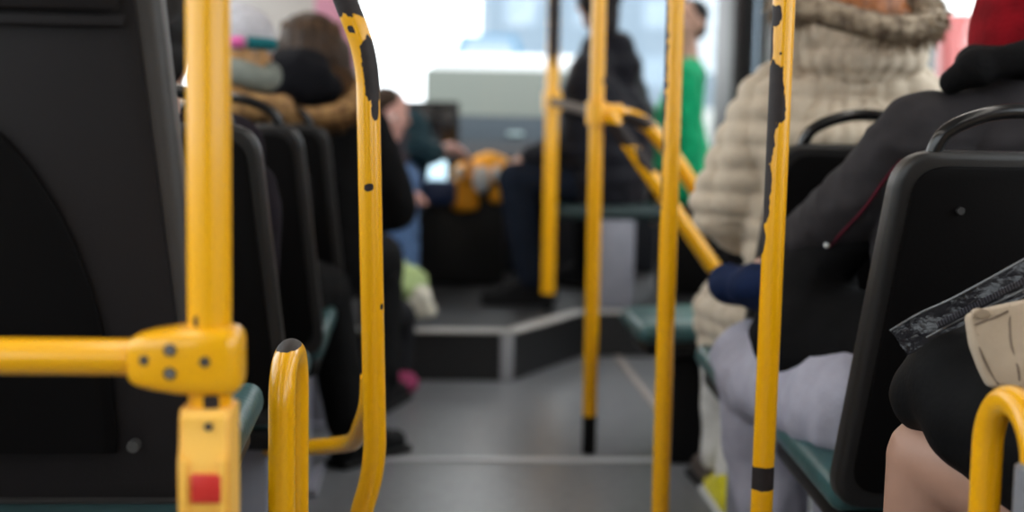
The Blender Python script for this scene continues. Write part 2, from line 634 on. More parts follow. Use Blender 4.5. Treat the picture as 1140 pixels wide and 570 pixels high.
# pale grey box lorry ahead
Yt = 13.0
a, b = P(472, 75, Yt), P(628, 75, Yt)
t = thing('box_lorry', ((a.x + b.x) / 2 + .25, Yt, -.4), 'pale grey lorry body seen through the windscreen behind the dashboard', 'lorry')
xc, w = (a.x + b.x) / 2 + .3, (b.x - a.x) + .6
ztop = a.z
lw = mat('lorry_grey', (.17, .182, .16), .8, spec=.1)
box('cargo_box', (xc, Yt + 1.6, (ztop + .45) / 2), (w, 3.2, ztop - .45), lw, t, bev=.03)
box('cab', (xc, Yt + 4.0, 1.0), (w * .95, 1.4, 1.7), mat('lorry_white', (.7, .7, .7), .4), t, bev=.12, seg=3)
box('bumper', (xc, Yt + .02, .36), (w * .95, .12, .16), RUBBER, t, bev=.02)
for sx in (-1, 1):
    box('tail_light', (xc + sx * (w / 2 - .15), Yt - .01, .55), (.16, .04, .1), mat('tail_red', (.5, .02, .02), .3), t, bev=.01)
    for yy in (.6, 4.0):
        cyl('wheel', (xc + sx * (w / 2 - .12), Yt + yy, -.03), (xc + sx * (w / 2 - .34), Yt + yy, -.03), .37, RUBBER, t, seg=28)
# parked cars
blue = mat('car_blue', (.06, .20, .34), .35, coat=.5)
red = mat('car_red', (.50, .10, .09), .35, coat=.5)
for nm, lab, px, py, Yc, mm in (('car', 'blue car far ahead through the windscreen above the grey lorry', 540, 60, 30, blue), ('van', 'red van parked outside the right window beside the red hood', 1058, 72, 9.0, red)):
    base = P(px, py, Yc)
    zb = -.4 if mm is red else base.z - 1.2
    t, prism, M = vehicle((base.x, Yc, zb), (4.2, 1.7, 1.45), mm, lab, nm, nm, hd=(PI / 2 if mm is red else 0))
    if mm is red:
        prism('body', [(-2.1, .35), (2.1, .35), (2.15, .95), (1.5, 1.25), (-2.1, 1.3), (-2.15, .9)], 1.8, mm)
        prism('cabin', [(-2.1, 1.28), (1.4, 1.24), (.8, 1.98), (-2.0, 2.02)], 1.7, mm)
        prism('side_window', [(-.2, 1.32), (1.15, 1.32), (.7, 1.82), (-.2, 1.84)], 1.73, mat('far_window', (.3, .38, .46), .15))
    else:
        prism('body', [(-.9, .3), (.9, .3), (.9, .95), (.75, 1.05), (.6, 1.5), (-.6, 1.5), (-.75, 1.05), (-.9, .95)], 4.0, mm)
        prism('rear_window', [(-.62, 1.06), (.62, 1.06), (.5, 1.42), (-.5, 1.42)], 4.05, mat('far_window', (.3, .38, .46), .15))
    for x in (-1.3, 1.3):
        for y in (-.78, .78):
            c = M @ V((x if mm is red else y * .95, y if mm is red else x, .31)); d = M @ V((x if mm is red else y * .75, y * .75 if mm is red else x, .31))
            cyl('wheel', c, d, .31, RUBBER, t)
    if mm is blue:  # the road climbs ahead: a low bank carries the car
        bank = box('embankment', (base.x, Yc + 3, (zb - .4) / 2), (14, 12, zb + .4), mat('pale_concrete', (.62, .63, .60), .8), bev=.05)
        tag(bank, 'pale concrete bank carrying the distant blue car', 'embankment')

# ================================================================== SEATS
def seat_outline(w_bot, w_top, z0, z1, rt, rb, n=8):
    """rounded trapezoid (x,z), centred on x=0"""
    pts = []
    cs = [(w_bot / 2, z0, rb), (w_top / 2, z1, rt), (-w_top / 2, z1, rt), (-w_bot / 2, z0, rb)]
    path = []
    k = 4
    for i in range(k):
        a, b, c = V((*cs[i - 1][:2], 0)), V((*cs[i][:2], 0)), V((*cs[(i + 1) % k][:2], 0))
        r = cs[i][2]
        s, e = b + (a - b).normalized() * r, b + (c - b).normalized() * r
        for j in range(n + 1):
            t = j / n
            q = (1 - t) ** 2 * s + 2 * t * (1 - t) * b + t * t * e
            path.append((q.x, q.y))
    return path


def slab(outl, y0f, y1f, bev, segs=3, inset=0.0):
    """prism between two y-surfaces; functions of (x,z)"""
    bm = bmesh.new()
    A = [bm.verts.new((x, 0, z)) for x, z in outl]
    f = bm.faces.new(A)
    # concentric rings for curvature
    r = bmesh.ops.extrude_face_region(bm, geom=[f])
    nv = [g for g in r['geom'] if isinstance(g, bmesh.types.BMVert)]
    for v in nv: v.co.y = 1
    es = [e for e in bm.edges if abs(e.verts[0].co.y - e.verts[1].co.y) < .5]
    bm.verts.ensure_lookup_table()
    for v in bm.verts:
        x, z = v.co.x, v.co.z
        v.co.y = y0f(x, z) if v.co.y < .5 else y1f(x, z)
    bmesh.ops.bevel(bm, geom=es, offset=bev, segments=segs, affect='EDGES', profile=.55)
    return bm


LEAN = .17   # backrest slope dy/dz (top towards the camera)


def make_seat(label, group, loc, w=.42, zc=.42, zt=.94, high=False):
    """local origin on the floor under the backrest centre; faces +Y"""
    t = thing('bus_seat', (0, 0, 0), label, 'seat', group)
    z0 = zc + .0
    zb = lambda z: -(z - z0) * LEAN
    o = seat_outline(w + .03, w - .077, z0 - .03, zt, .06, .05) if high else seat_outline(w + .03, w - .075, z0 - .045, zt, .06, .06)
    bm = slab(o, lambda x, z: zb(z) - .028 + x * x * .25, lambda x, z: zb(z) + .022 + x * x * .25, .014, 4)
    mesh_obj('back_shell', bm, RIMPL if high else RIM2, t)
    # inner raised panel on rear face
    o2 = seat_outline(w - .012, w - .122, z0 - .018, zt - .03, .05, .03) if high else seat_outline(w - .02, w - .12, z0 - .015, zt - .024, .05, .05)
    bm = slab(o2, lambda x, z: zb(z) - .034 + x * x * .25, lambda x, z: zb(z) - .020 + x * x * .25, .004, 2)
    mesh_obj('rear_panel', bm, GREYPL if high else DARKPL, t)
    o3 = seat_outline(w - .01, w - .11, z0 + .04, zt - .03, .05, .05)
    bm = slab(o3, lambda x, z: zb(z) + .018 + x * x * .25, lambda x, z: zb(z) + .05 + x * x * .2, .014, 3)
    mesh_obj('back_cushion', bm, TEAL, t)
    # cushion
    bm = bmesh.new()
    add_box(bm, (0, .25, zc - .02), (w + .01, .47, .055), Matrix.Rotation(R(4), 3, 'X'), .024, 4)
    mesh_obj('seat_cushion', bm, TEAL, t)
    bm = bmesh.new()
    add_box(bm, (0, .23, zc - .065), (w - .02, .42, .05), Matrix.Rotation(R(4), 3, 'X'), .015, 3)
    mesh_obj('seat_pan', bm, BLACKPL, t)
    bm = bmesh.new()
    add_box(bm, (0, .22, (zc - .08) / 2), (.09, .20, zc - .08), None, .01, 2)
    add_box(bm, (0, .22, .01), (.16, .28, .02), None, .005, 2)
    mesh_obj('pedestal', bm, PEDESTAL, t)
    if not high:
        hw = w / 2 - .085
        pth = spline([(-hw, zb(zt) - .003, zt - .02), (-hw + .018, zb(zt) - .012, zt + .025), (-hw * .45, zb(zt) - .016, zt + .052), (0, zb(zt) - .018, zt + .06), (hw * .45, zb(zt) - .016, zt + .052), (hw - .018, zb(zt) - .012, zt + .025), (hw, zb(zt) - .003, zt - .02)], 8)
        bm = bmesh.new(); add_tube(bm, pth, .012, 16)
        mesh_obj('grab_handle', bm, mat('black_gloss_plastic', (.005, .005, .0055), .22), t)
        for sx in (-1, 1):
            cyl('screw', (sx * (w / 2 - .13), zb(zt - .09) - .0385, zt - .09), (sx * (w / 2 - .13), zb(zt - .09) - .030, zt - .09), .006, mat('seat_screw_black', (.02, .019, .019), .5, spec=.3), t, seg=12)
    t.location = loc
    return t


SG = None
# near left high-backed seat
xs_near = P(207, 250, 1.5).x
NZ = .55
wn_ = .46
near = make_seat('large high-backed charcoal seat back in the near left foreground behind the yellow rail', None, (xs_near - wn_ / 2 + .0185, 1.52, 0), wn_, NZ, 1.24, high=True)
# details of its rear face
zbn = lambda z: -(z - NZ) * LEAN
M0 = world_matrix(near)
rp = bmesh.new()
oo = []
c0 = P(-55, 480, 1.47)
lx, lz = c0.x - M0.translation.x, c0.z
for k in range(40):
    a = 2 * PI * k / 40
    rx, rz = W(180, 1.47), W(365, 1.47)
    x, z = lx + rx * math.cos(a), lz + rz * math.sin(a) * 1.0
    oo.append((max(-wn_ / 2 + .03, x), max(NZ + .04, min(1.2, z))))
oo2 = []
for q in oo:
    if not oo2 or (V((*q, 0)) - V((*oo2[-1], 0))).length > 1e-4: oo2.append(q)
if (V((*oo2[0], 0)) - V((*oo2[-1], 0))).length < 1e-4: oo2.pop()
bm = slab(oo2, lambda x, z: zbn(z) - .0365 + x * x * .25, lambda x, z: zbn(z) - .028 + x * x * .25, .0015, 1)
o = mesh_obj('arched_inset', bm, DARKPL)
o.parent = near; o.matrix_basis = Matrix.Identity(4) @ o.matrix_basis
zs = P(80, 24, 1.42).z
bm = bmesh.new()
add_box(bm, (-.01, zbn(zs) - .0345, zs), (wn_ - .1, .006, .012), None, .002)
add_box(bm, (-.01, zbn(zs + .05) - .038, zs + .045), (wn_ - .11, .012, .07), Matrix.Rotation(R(9.5), 3, 'X'), .004)
o = mesh_obj('top_lip', bm, GREYPL); o.parent = near
sc = P(153, 492, 1.49)
bm = bmesh.new(); add_cyl(bm, (sc.x - M0.translation.x, zbn(sc.z) - .046, sc.z), (sc.x - M0.translation.x, zbn(sc.z) - .03, sc.z), .007, None, 16)
o = mesh_obj('screw', bm, mat('screw_cap_grey', (.05, .048, .046), .45, .3)); o.parent = near

# left rows
rowY = [2.5, 3.25, 4.0]
labs = ['black seat back nearest to the yellow post on the left, first of the row', 'black seat back between the first left seat and the seat behind the brown-haired person', 'black seat back directly behind the brown-haired person, last of the left row']
first = make_seat(labs[0], 'black bus seats left of the aisle', (-.505, rowY[0], 0), .43, .43, .965)
for i in (1, 2):
    c = copy_tree(first); c.location = (-.505, rowY[i], 0); c['label'] = labs[i]
# right seats
r1 = copy_tree(first); r1.location = (.868, 2.02, -.02); r1['label'] = 'black seat back right of the aisle behind the person in the red hood'; r1['group'] = 'black bus seats right of the aisle'
r2 = copy_tree(first); r2.location = (.872, 2.74, -.02); r2['label'] = 'black seat back behind the person in the beige quilted coat'; r2['group'] = 'black bus seats right of the aisle'
r3 = copy_tree(first); r3.location = (.90, 1.02, -.01); r3['label'] = 'seat carrying the person in the black skirt at the near right'; r3['group'] = 'black bus seats right of the aisle'

for st_, dx in ((first, .12), (r1, -.12), (r2, -.12), (r3, -.12)):
    for ch in st_.children:
        if ch.name.startswith('pedestal'): ch.location.x += dx
for c in COL.objects:
    if c.name.startswith('bus_seat') and c.parent is None and c not in (first, r1, r2, r3, near):
        for ch in c.children:
            if ch.name.startswith('pedestal'): ch.location.x += .12

# folding seat cushion without back, further along the right
jp = P(731, 352, 3.7)
js = thing('folding_seat', (jp.x + .10, 3.74, 0), 'teal padded folding seat without back beside the aisle, right of the middle pole', 'seat')
bm = bmesh.new(); add_box(bm, (jp.x + .12, 3.76, jp.z - .025), (.38, .40, .055), Matrix.Rotation(R(-3), 3, 'Y'), .024, 4); mesh_obj('seat_cushion', bm, TEAL, js)
box('seat_pan', (jp.x + .12, 3.76, jp.z - .075), (.34, .36, .05), BLACKPL, js, bev=.015)
box('pedestal', (jp.x + .10, 3.78, (jp.z - .1) / 2), (.11, .22, jp.z - .1), RUBBER, js, bev=.01)
box('support_leg', (P(771, 460, 3.74).x, 3.74, (jp.z - .1) / 2), (W(28, 3.74), .10, jp.z - .1), PEDESTAL, js, bev=.008)
# ================================================================== POLES AND RAILS
def zat(py, px, Y): return P(px, py, Y).z


# --- near left stanchion
Y1 = 1.2
pc = P(232.5, 200, Y1)
pb = P(234, 450, Y1)
X1 = pc.x
r1p = W(24.2, Y1)
st = thing('yellow_stanchion', (X1, Y1, 0), 'thick yellow post in the near left foreground with a red stop button', 'pole')
zt_ = zat(450, 232, Y1)
w1 = [(zat(355, 220, Y1), .005, -28, 7, .15), (zat(446, 237, Y1), .010, 12, 20, .2)]
paint_tube('post', [(X1, Y1, 0), (X1, Y1, ZC)], r1p, st, w1, step=.004, seg=64)
# T clamp: lofted block with rounded section
zc_ = zat(399, 210, Y1)
bm = bmesh.new()
lay = bm.verts.layers.float.new('wear')
prof = [(147, 20, .020), (149, 24, .023), (155, 28, .0255), (172, 32.5, .027), (200, 37, .0285), (225, 38, .029), (255, 38, .029), (264, 36, .027), (269, 31, .024), (271, 26, .020)]
rings = []
for px, hh, dp in prof:
    x = P(px, 399, Y1).x; h = W(hh, Y1)
    ring = []
    for k in range(40):
        a = 2 * PI * k / 40; e = .42
        ca, sa = math.cos(a), math.sin(a)
        ring.append(bm.verts.new((x, Y1 + math.copysign(abs(ca) ** e, ca) * dp, zc_ + math.copysign(abs(sa) ** e, sa) * h)))
    rings.append(ring)
for a, b in zip(rings, rings[1:]):
    for k in range(40): bm.faces.new((a[k], a[(k + 1) % 40], b[(k + 1) % 40], b[k]))
bm.faces.new(rings[0]); bm.faces.new(rings[-1])
clamp = mesh_obj('clamp', bm, YEL, st, autosmooth=50)
for px, py, rr, mm in ((160, 402, 6.5, DSTEEL), (189, 390, 7.5, STEEL), (189, 416, 7.5, STEEL), (228, 403, 6.5, DSTEEL)):
    q = P(px, py, Y1 - .029)
    bm = bmesh.new()
    yo = Y1 - .0255 if px < 170 else Y1 - .0285
    add_cyl(bm, (q.x, yo + .004, q.z), (q.x, yo - .0015, q.z), W(rr, Y1), W(rr, Y1) * .9, 20, 0)
    add_cyl(bm, (q.x, yo, q.z), (q.x, yo - .0022, q.z), W(rr, Y1) * .62, W(rr, Y1) * .5, 12, 1)
    mesh_obj('screw', bm, [DSTEEL, mm], clamp)
# horizontal rail
zr = zat(397, 75, Y1)
paint_tube('rail', [(XL, Y1, zat(397, 75, Y1)), (P(152, 398, Y1).x, Y1, zr)], W(20.5, Y1), st, seg=48)
# stop-button box
bt = P(234, 458, Y1 - .03); bxw = W(57, Y1 - .03)
zt2 = bt.z
zb2 = zt2 - .13
bm = bmesh.new()
prof = [(zt2, -.026), (zt2 - .006, -.031), (zt2 - .032, -.033), (zt2 - .043, -.040), (zb2 + .01, -.040), (zb2, -.034)]
hw = bxw / 2
L_ = []
for z, y in prof:
    L_.append([bm.verts.new((X1 - hw, Y1 + y, z)), bm.verts.new((X1 + hw, Y1 + y, z)), bm.verts.new((X1 + hw, Y1 + .025, z)), bm.verts.new((X1 - hw, Y1 + .025, z))])
for a, b in zip(L_, L_[1:]):
    for k in range(4): bm.faces.new((a[k], a[(k + 1) % 4], b[(k + 1) % 4], b[k]))
bm.faces.new(L_[0]); bm.faces.new(L_[-1][::-1])
bmesh.ops.bevel(bm, geom=[e for e in bm.edges if abs(e.verts[0].co.z - e.verts[1].co.z) > 1e-4], offset=.004, segments=3, affect='EDGES')
bx = mesh_obj('button_box', bm, ORPL, st, autosmooth=35)
q = P(234, 570, Y1 - .04)
bm = bmesh.new()
for sx in (-1, 1): add_box(bm, (X1 + sx * hw * .74, Y1 - .041, (zt2 - .046 + zb2 + .01) / 2), (hw * .34, .006, .085), None, .002)
mesh_obj('raised_edge', bm, ORPL, bx)
q = P(230, 544, Y1 - .042)
box('red_button', (q.x, Y1 - .041, q.z), (W(33, Y1), .007, W(32, Y1)), REDBTN, bx, bev=.0015)
q = P(232, 475, Y1 - .033)
cyl('screw', (q.x, Y1 - .028, q.z), (q.x, Y1 - .0345, q.z), W(4.6, Y1), DSTEEL, bx, seg=16)

# --- left inverted-U rail (edge-on)
Y2a, Y2b = 1.63, 1.765
xa = P(313.5, 480, Y2a).x
rU = W(15.0, Y2a)
ztop = zat(388, 312, Y2a) - rU
lo_ = paint_tube('grab_loop', fillet([(xa, Y2a, 0), (xa, Y2a, ztop), (xa + .004, Y2b, ztop), (xa + .004, Y2b, 0)], .066, 14), rU, None, [(ztop + rU * 1.0, .009, 0, 400, .1)], step=.004, origin=(xa, (Y2a + Y2b) / 2, 0))
tag(lo_, 'yellow inverted-U grab rail with worn grey top, right of the near left post', 'handrail')
# --- right inverted-U rail with grey clamp
Y3a, Y3b = 1.37, 1.25
xb = P(1097, 540, Y3a).x
rV = W(17.5, Y3a)
zt3 = zat(428, 1125, 1.32) - rV
t = thing('grab_loop', (xb, (Y3a + Y3b) / 2, 0), 'yellow inverted-U grab rail with a grey clamp at the lower right corner', 'handrail')
pth = [V((xb, Y3a, 0)), V((xb, Y3a, zt3 - (Y3a - Y3b) / 2))]
cyy = (Y3a + Y3b) / 2
for k in range(1, 24):
    a = PI * k / 24
    pth.append(V((xb, cyy + (Y3a - Y3b) / 2 * math.cos(a), zt3 - (Y3a - Y3b) / 2 + (Y3a - Y3b) / 2 * math.sin(a))))
pth += [V((xb, Y3b, zt3 - (Y3a - Y3b) / 2)), V((xb, Y3b, 0))]
paint_tube('tube', pth, rV, t, step=.006)
zcl = zat(540, 1145, Y3b)
bm = bmesh.new(); add_cyl(bm, (xb, Y3b, zcl - .035), (xb, Y3b, zcl + .022), rV * 1.32, None, 32)
bmesh.ops.bevel(bm, geom=[e for e in bm.edges if abs(e.verts[0].co.z - e.verts[1].co.z) < 1e-5], offset=.004, segments=3, affect='EDGES')
mesh_obj('clamp', bm, CLAMPGREY, t)

# --- curved pole on the left of the aisle
Y4 = 2.0
pts = [P(352, -90, Y4), P(380, -10, Y4), P(409, 62, Y4), P(418, 520, Y4), P(396, 590, Y4), P(392, 640, Y4)]
pts[-1].z = 0
r4 = W(12.9, Y4)
pt4 = fillet(pts, [.05, .16, .14, .06], 14)
zc4 = lambda py: zat(py, 410, Y4)
w4 = [(zc4(-14), .044, 0, 400, .12), (zc4(80), .050, 42, 55, .22), (zc4(118), .02, 40, 24, .2), (zc4(208), .0055, -2, 23, .3), (zc4(34), .006, -25, 20, .5), (zc4(340), .004, 60, 14, .3)]
cp = thing('curved_pole', (pts[-1].x, Y4, 0), 'yellow curved pole with peeling paint left of the aisle, bent at top and bottom', 'pole')
top4 = pts[0]
paint_tube('post', [V((top4.x - .08, Y4, ZC))] + pt4, r4, cp, w4, step=.005, seg=56)
q0, q1, q2, q3 = P(412, 420, Y4 + .03), P(404, 470, 2.12), P(385, 494, 2.3), P(300, 500, 2.62)
paint_tube('lower_rail', spline([q0, P(410, 450, 2.06), q1, P(397, 487, 2.2), q2, P(345, 498, 2.45), q3], 8), .0155, cp, step=.01, seg=28)

# --- right pole with peeled side (sharp)
Y5 = 1.98
a, b = P(873, 0, Y5), P(847.5, 570, Y5)
dirv = (a - b) / (a.z - b.z)
base5, top5 = b - dirv * b.z, a + dirv * (ZC - a.z)
r5 = W(12.6, Y5)
zc5 = lambda py: zat(py, 860, Y5)
w5 = [(zc5(105), .048, -62, 66, .22), (zc5(122), .02, -25, 46, .2), (zc5(150), .05, -80, 48, .25), (zc5(215), .05, -88, 48, .25), (zc5(265), .03, -95, 30, .3), (zc5(18), .016, -78, 56, .22), (zc5(50), .03, -95, 30, .3), (zc5(531), .0185, 0, 400, .08), (zc5(61), .0022, -20, 8, .1)]
o = paint_tube('peeling_pole', [base5, top5], r5, None, w5, step=.004, seg=64, origin=(base5.x, base5.y, 0))
tag(o, 'yellow pole with peeled dark left side in front of the light grey trousers', 'pole')

# --- pole in front of the folding seat
Y6 = 2.6
a, b = P(752, 0, Y6), P(735, 570, Y6)
dirv = (a - b) / (a.z - b.z)
base6, top6 = b - dirv * b.z, a + dirv * (ZC - a.z)
zc6 = lambda py: zat(py, 744, Y6)
w6 = [(zc6(60), .13, -95, 42, .5), (zc6(170), .12, -100, 34, .6)]
o = paint_tube('aisle_pole', [base6, top6], W(10.2, Y6), None, w6, step=.006, seg=48, origin=(base6.x, base6.y, 0))
tag(o, 'yellow pole standing before the teal folding seat, left of the beige coat sleeve', 'pole')

# --- middle pole with black foot, rails
Y7 = 3.8
a, b = P(667, 0, Y7), P(655.5, 500, Y7)
dirv = (a - b) / (a.z - b.z)
base7, top7 = b - dirv * b.z, a + dirv * (ZC - a.z)
mp = thing('railing_pole', (base7.x, Y7, 0), 'yellow floor pole with black foot and two slanting rails in mid aisle', 'pole')
zf7 = zat(459, 656, Y7)
r7 = W(8.2, Y7)
paint_tube('post', [base7 + dirv * (zf7 - .01), top7], r7, mp, [(zat(90, 665, Y7), .01, 60, 20, .4)], seg=32)
cyl('foot', base7, base7 + dirv * zf7, r7 * .97, RUBBER, mp)
j = P(664, 126, Y7)
bm = bmesh.new(); lay = bm.verts.layers.float.new('wear')
add_cyl(bm, (j.x, Y7, j.z - .033), (j.x, Y7, j.z + .033), r7 * 1.45, None, 28)
add_cyl(bm, (j.x, Y7, j.z), (j.x + .075, Y7 + .005, j.z), r7 * 1.3, None, 24)
mesh_obj('clamp', bm, YEL, mp)
ra = paint_tube('upper_rail', fillet([j, P(712, 129, Y7), P(746, 168, Y7 + .02), P(800, 250, Y7 + .1)], [.1, .08], 10), W(8.6, Y7), mp, [(P(722, 135, Y7).z, .02, -20, 60, .6)], step=.008, seg=28)
rb_ = paint_tube('slanting_rail', [P(678, 128, Y7 - .02), P(795, 298, Y7 - .02)], W(8.6, Y7), mp, [(P(693, 150, Y7).z, .032, 0, 400, .2), (P(712, 178, Y7).z, .035, 60, 75, .3)], step=.008, seg=28)
# lengthwise rail to the far pole
Y8 = 5.5
a, b = P(617, 0, Y8), P(610, 325, Y8)
dirv = (a - b) / (a.z - b.z)
base8, top8 = b - dirv * (b.z - PLAT), a + dirv * (ZC - a.z)
fp = thing('platform_pole', (base8.x, Y8, PLAT), 'farther yellow pole with worn top standing on the raised platform edge', 'pole')
zf8 = zat(324, 610, Y8)
paint_tube('post', [base8 + dirv * (zf8 - PLAT - .01), top8], W(7.6, Y8), fp, [(zat(10, 616, Y8), .22, 0, 70, .3)], seg=32)
cyl('foot', base8, base8 + dirv * (zf8 - PLAT), W(7.2, Y8), RUBBER, fp)
k8 = P(615, 113, Y8)
paint_tube('linking_rail', [k8, j], .017, fp, [(k8.z, .3, 0, 400, .15)], m=mat('worn_rail_metal', (.07, .045, .03), .8, 0, var=.3), seg=24)
bm = bmesh.new(); lay = bm.verts.layers.float.new('wear'); add_cyl(bm, (k8.x, Y8, k8.z - .04), (k8.x, Y8, k8.z + .04), W(7.6, Y8) * 1.4, None, 24); mesh_obj('clamp', bm, YEL, fp)

# ================================================================== PEOPLE
def sit(o, zs, zf, face=0, lean=0, s=1.0, spread=.11):
    """seated joints, o=(x,y) of hips; face angle about z (0 faces +Y)"""
    M = Matrix.Translation((o[0], o[1], 0)) @ Matrix.Rotation(face, 4, 'Z')
    L = {'pel': (0, 0, zs + .10), 'che': (0, .05 + lean * .5, zs + .36), 'nek': (0, .02 + lean, zs + .54 - lean * .2), 'hea': (0, .06 + lean * 1.3, zs + .715 - lean * .35)}
    for sd, k in (('L', -1), ('R', 1)):
        L['sh' + sd] = (k * .165 * s, .0 + lean, zs + .50 - lean * .2)
        L['el' + sd] = (k * .235 * s, .12 + lean, zs + .25)
        L['wr' + sd] = (k * .10, .34 + lean * .5, zs + .20)
        L['hi' + sd] = (k * .09, .03, zs + .09)
        L['kn' + sd] = (k * spread, .45, zs + .075)
        L['an' + sd] = (k * spread, .46, zf + .09)
        L['to' + sd] = (k * (spread + .015), .62, zf + .035)
    return {k: M @ V(v) for k, v in L.items()}


def hand_prims(wr, d, up, s=1.0, k=1, curl=.5):
    d = V(d).normalized(); up = (V(up) - d * V(up).dot(d)).normalized(); sd = d.cross(up) * k
    out = [('c', wr, .026 * s, wr + d * .05 * s, .028 * s), ('e', wr + d * .05 * s, (.040 * s, .045 * s, .017 * s), Matrix((sd, d, up)).transposed())]
    for i, ln in enumerate((.070, .080, .074, .058)):
        a = wr + d * (.082 * s - abs(i - 1.2) * .004) + sd * (i - 1.5) * .0215 * s
        dd = (d + sd * (i - 1.5) * .07)
        b = a + dd * ln * .42 * s - up * curl * .012
        c = b + dd * ln * .34 * s - up * (.012 + curl * .016)
        e = c + dd * ln * .2 * s - up * (.01 + curl * .022)
        out += [('c', a, .0088 * s, b, .0083 * s), ('c', b, .0083 * s, c, .0076 * s), ('c', c, .0076 * s, e, .0068 * s)]
    a = wr + d * .025 * s - sd * .03 * s
    b = a + d * .032 * s - sd * .024 * s - up * .008; c = b + d * .028 * s - sd * .004 * s - up * .008
    out += [('c', a, .013 * s, b, .0105 * s), ('c', b, .0105 * s, c, .0085 * s)]
    return out


def head_prims(c, f, u=(0, 0, 1), s=1.0):
    f = V(f).normalized(); u = (V(u) - f * V(u).dot(f)).normalized(); r = f.cross(u)
    M = Matrix((r, f, u)).transposed()
    at = lambda x, y, z: V(c) + r * x * s + f * y * s + u * z * s
    E = lambda x, y, z, a, b, g: ('e', at(x, y, z), (a * s, b * s, g * s), M)
    out = [E(0, -.012, .035, .074, .092, .082), E(0, .025, -.02, .062, .068, .075), E(0, .045, -.072, .042, .045, .035),
           E(0, .083, .028, .05, .014, .012), E(0, .098, -.008, .011, .016, .022), ('c', at(0, .09, .02), .009 * s, at(0, .106, -.014), .012 * s),
           E(.045, .062, -.012, .022, .022, .02), E(-.045, .062, -.012, .022, .022, .02), E(0, .086, -.048, .022, .01, .006), E(0, .084, -.058, .02, .01, .007), E(0, .075, -.088, .022, .02, .016)]
    for k in (-1, 1):
        out.append(('e', at(.076 * k, -.005, -.004), (.009 * s, .022 * s, .033 * s), M @ Matrix.Rotation(k * .3, 3, 'Z')))
    eyes = [at(.031 * k, .072, .008) for k in (-1, 1)]
    return out, eyes, M


def body(t, J, hf, hu=(0, 0, 1), hs=1.0, m=None, hands=('L', 'R'), hdir=None, vox=.006, bare=()):
    pr, eyes, M = head_prims(J['hea'], hf, hu, hs)
    pr = list(pr)
    pr += [('c', J['nek'], .054, J['hea'] - V((0, 0, .05)), .048), ('c', J['pel'], .115, J['che'], .115), ('c', J['shL'], .052, J['shR'], .052), ('c', J['che'], .10, J['nek'], .06), ('c', J['hiL'], .09, J['hiR'], .09)]
    for s_, k in (('L', -1), ('R', 1)):
        pr += [('c', J['sh' + s_], .046, J['el' + s_], .037), ('c', J['el' + s_], .037, J['wr' + s_], .026)]
        d = (J['wr' + s_] - J['el' + s_]).normalized()
        if hdir and s_ in hdir: d = V(hdir[s_])
        up = V((0, 0, 1)) if abs(d.z) < .9 else V((0, -1, 0))
        pr += hand_prims(J['wr' + s_], d, up, 1.0, -k)
        pr += [('c', J['hi' + s_], .082, J['kn' + s_], .056), ('c', J['kn' + s_], .055, J['kn' + s_].lerp(J['an' + s_], .35), .054), ('c', J['kn' + s_].lerp(J['an' + s_], .35), .053, J['an' + s_], .036), ('c', J['an' + s_] - V((0, 0, .04)), .036, J['to' + s_], .026)]
    b = blob('body', pr, m or SKIN, t, vox, 3)
    f = V(hf).normalized()
    for e in eyes:
        bm = bmesh.new()
        add_ell(bm, e, .0125 * hs)
        for fc in bm.faces: fc.material_index = 1 if (fc.calc_center_median() - e).normalized().dot(f) > .88 else 0
        mesh_obj('eye', bm, [WHITEEYE, IRIS], b)
    return b


def jacket_prims(J, pad=.02, arms='LR', cut=.93, hem=None):
    pr = []
    for s_, k in (('L', -1), ('R', 1)):
        side = (J['sh' + s_] - (J['shL'] + J['shR']) / 2)
        pr += [('c', J['pel'] + side * .40, .125 + pad, J['che'] + side * .5, .110 + pad), ('c', J['che'] + side * .5, .105 + pad, J['sh' + s_] * .85 + J['nek'] * .15, .055 + pad)]
        pr += [('c', J['nek'] - V((0, 0, .03)), .06 + pad * .7, J['sh' + s_], .05 + pad)]
        if s_ in arms:
            w = J['el' + s_].lerp(J['wr' + s_], cut)
            pr += [('c', J['sh' + s_], .056 + pad, J['el' + s_], .050 + pad), ('c', J['el' + s_], .050 + pad, w, .036 + pad * .7)]
    return pr


def trouser_prims(J, pad=.012, end=.94):
    pr = [('c', J['hiL'], .11 + pad, J['hiR'], .11 + pad), ('c', J['pel'], .11 + pad, J['pel'] + V((0, 0, .06)), .11 + pad)]
    for s_ in 'LR':
        a = J['kn' + s_].lerp(J['an' + s_], end)
        pr += [('c', J['hi' + s_], .088 + pad, J['kn' + s_], .062 + pad), ('c', J['kn' + s_], .061 + pad, a, .045 + pad)]
    return pr


def shoes(t, J, m, sole=None, sides='LR', w=.043):
    for s_ in sides:
        an, to = J['an' + s_], J['to' + s_]
        zf = an.z - .09
        d = V((to.x - an.x, to.y - an.y, 0)).normalized()
        hl = V((an.x, an.y, zf)) - d * .03
        te = V((an.x, an.y, zf)) + d * .19
        sh = blob('shoe', [('c', hl + V((0, 0, .05)), w, V((an.x, an.y, zf + .10)), .048), ('c', hl + V((0, 0, .045)), w, te + V((0, 0, .035)), w * .85), ('c', V((an.x, an.y, zf + .09)) + d * .03, .04, te - d * .05 + V((0, 0, .05)), .035)], m, t, .008, 3)
        bm = bmesh.new()
        rot = Matrix.Rotation(math.atan2(d.y, d.x), 3, 'Z')
        add_box(bm, (hl + te) / 2 + V((0, 0, .012)), (.29, .088, .024), rot, .011, 3)
        mesh_obj('sole', bm, sole or RUBBER, sh)


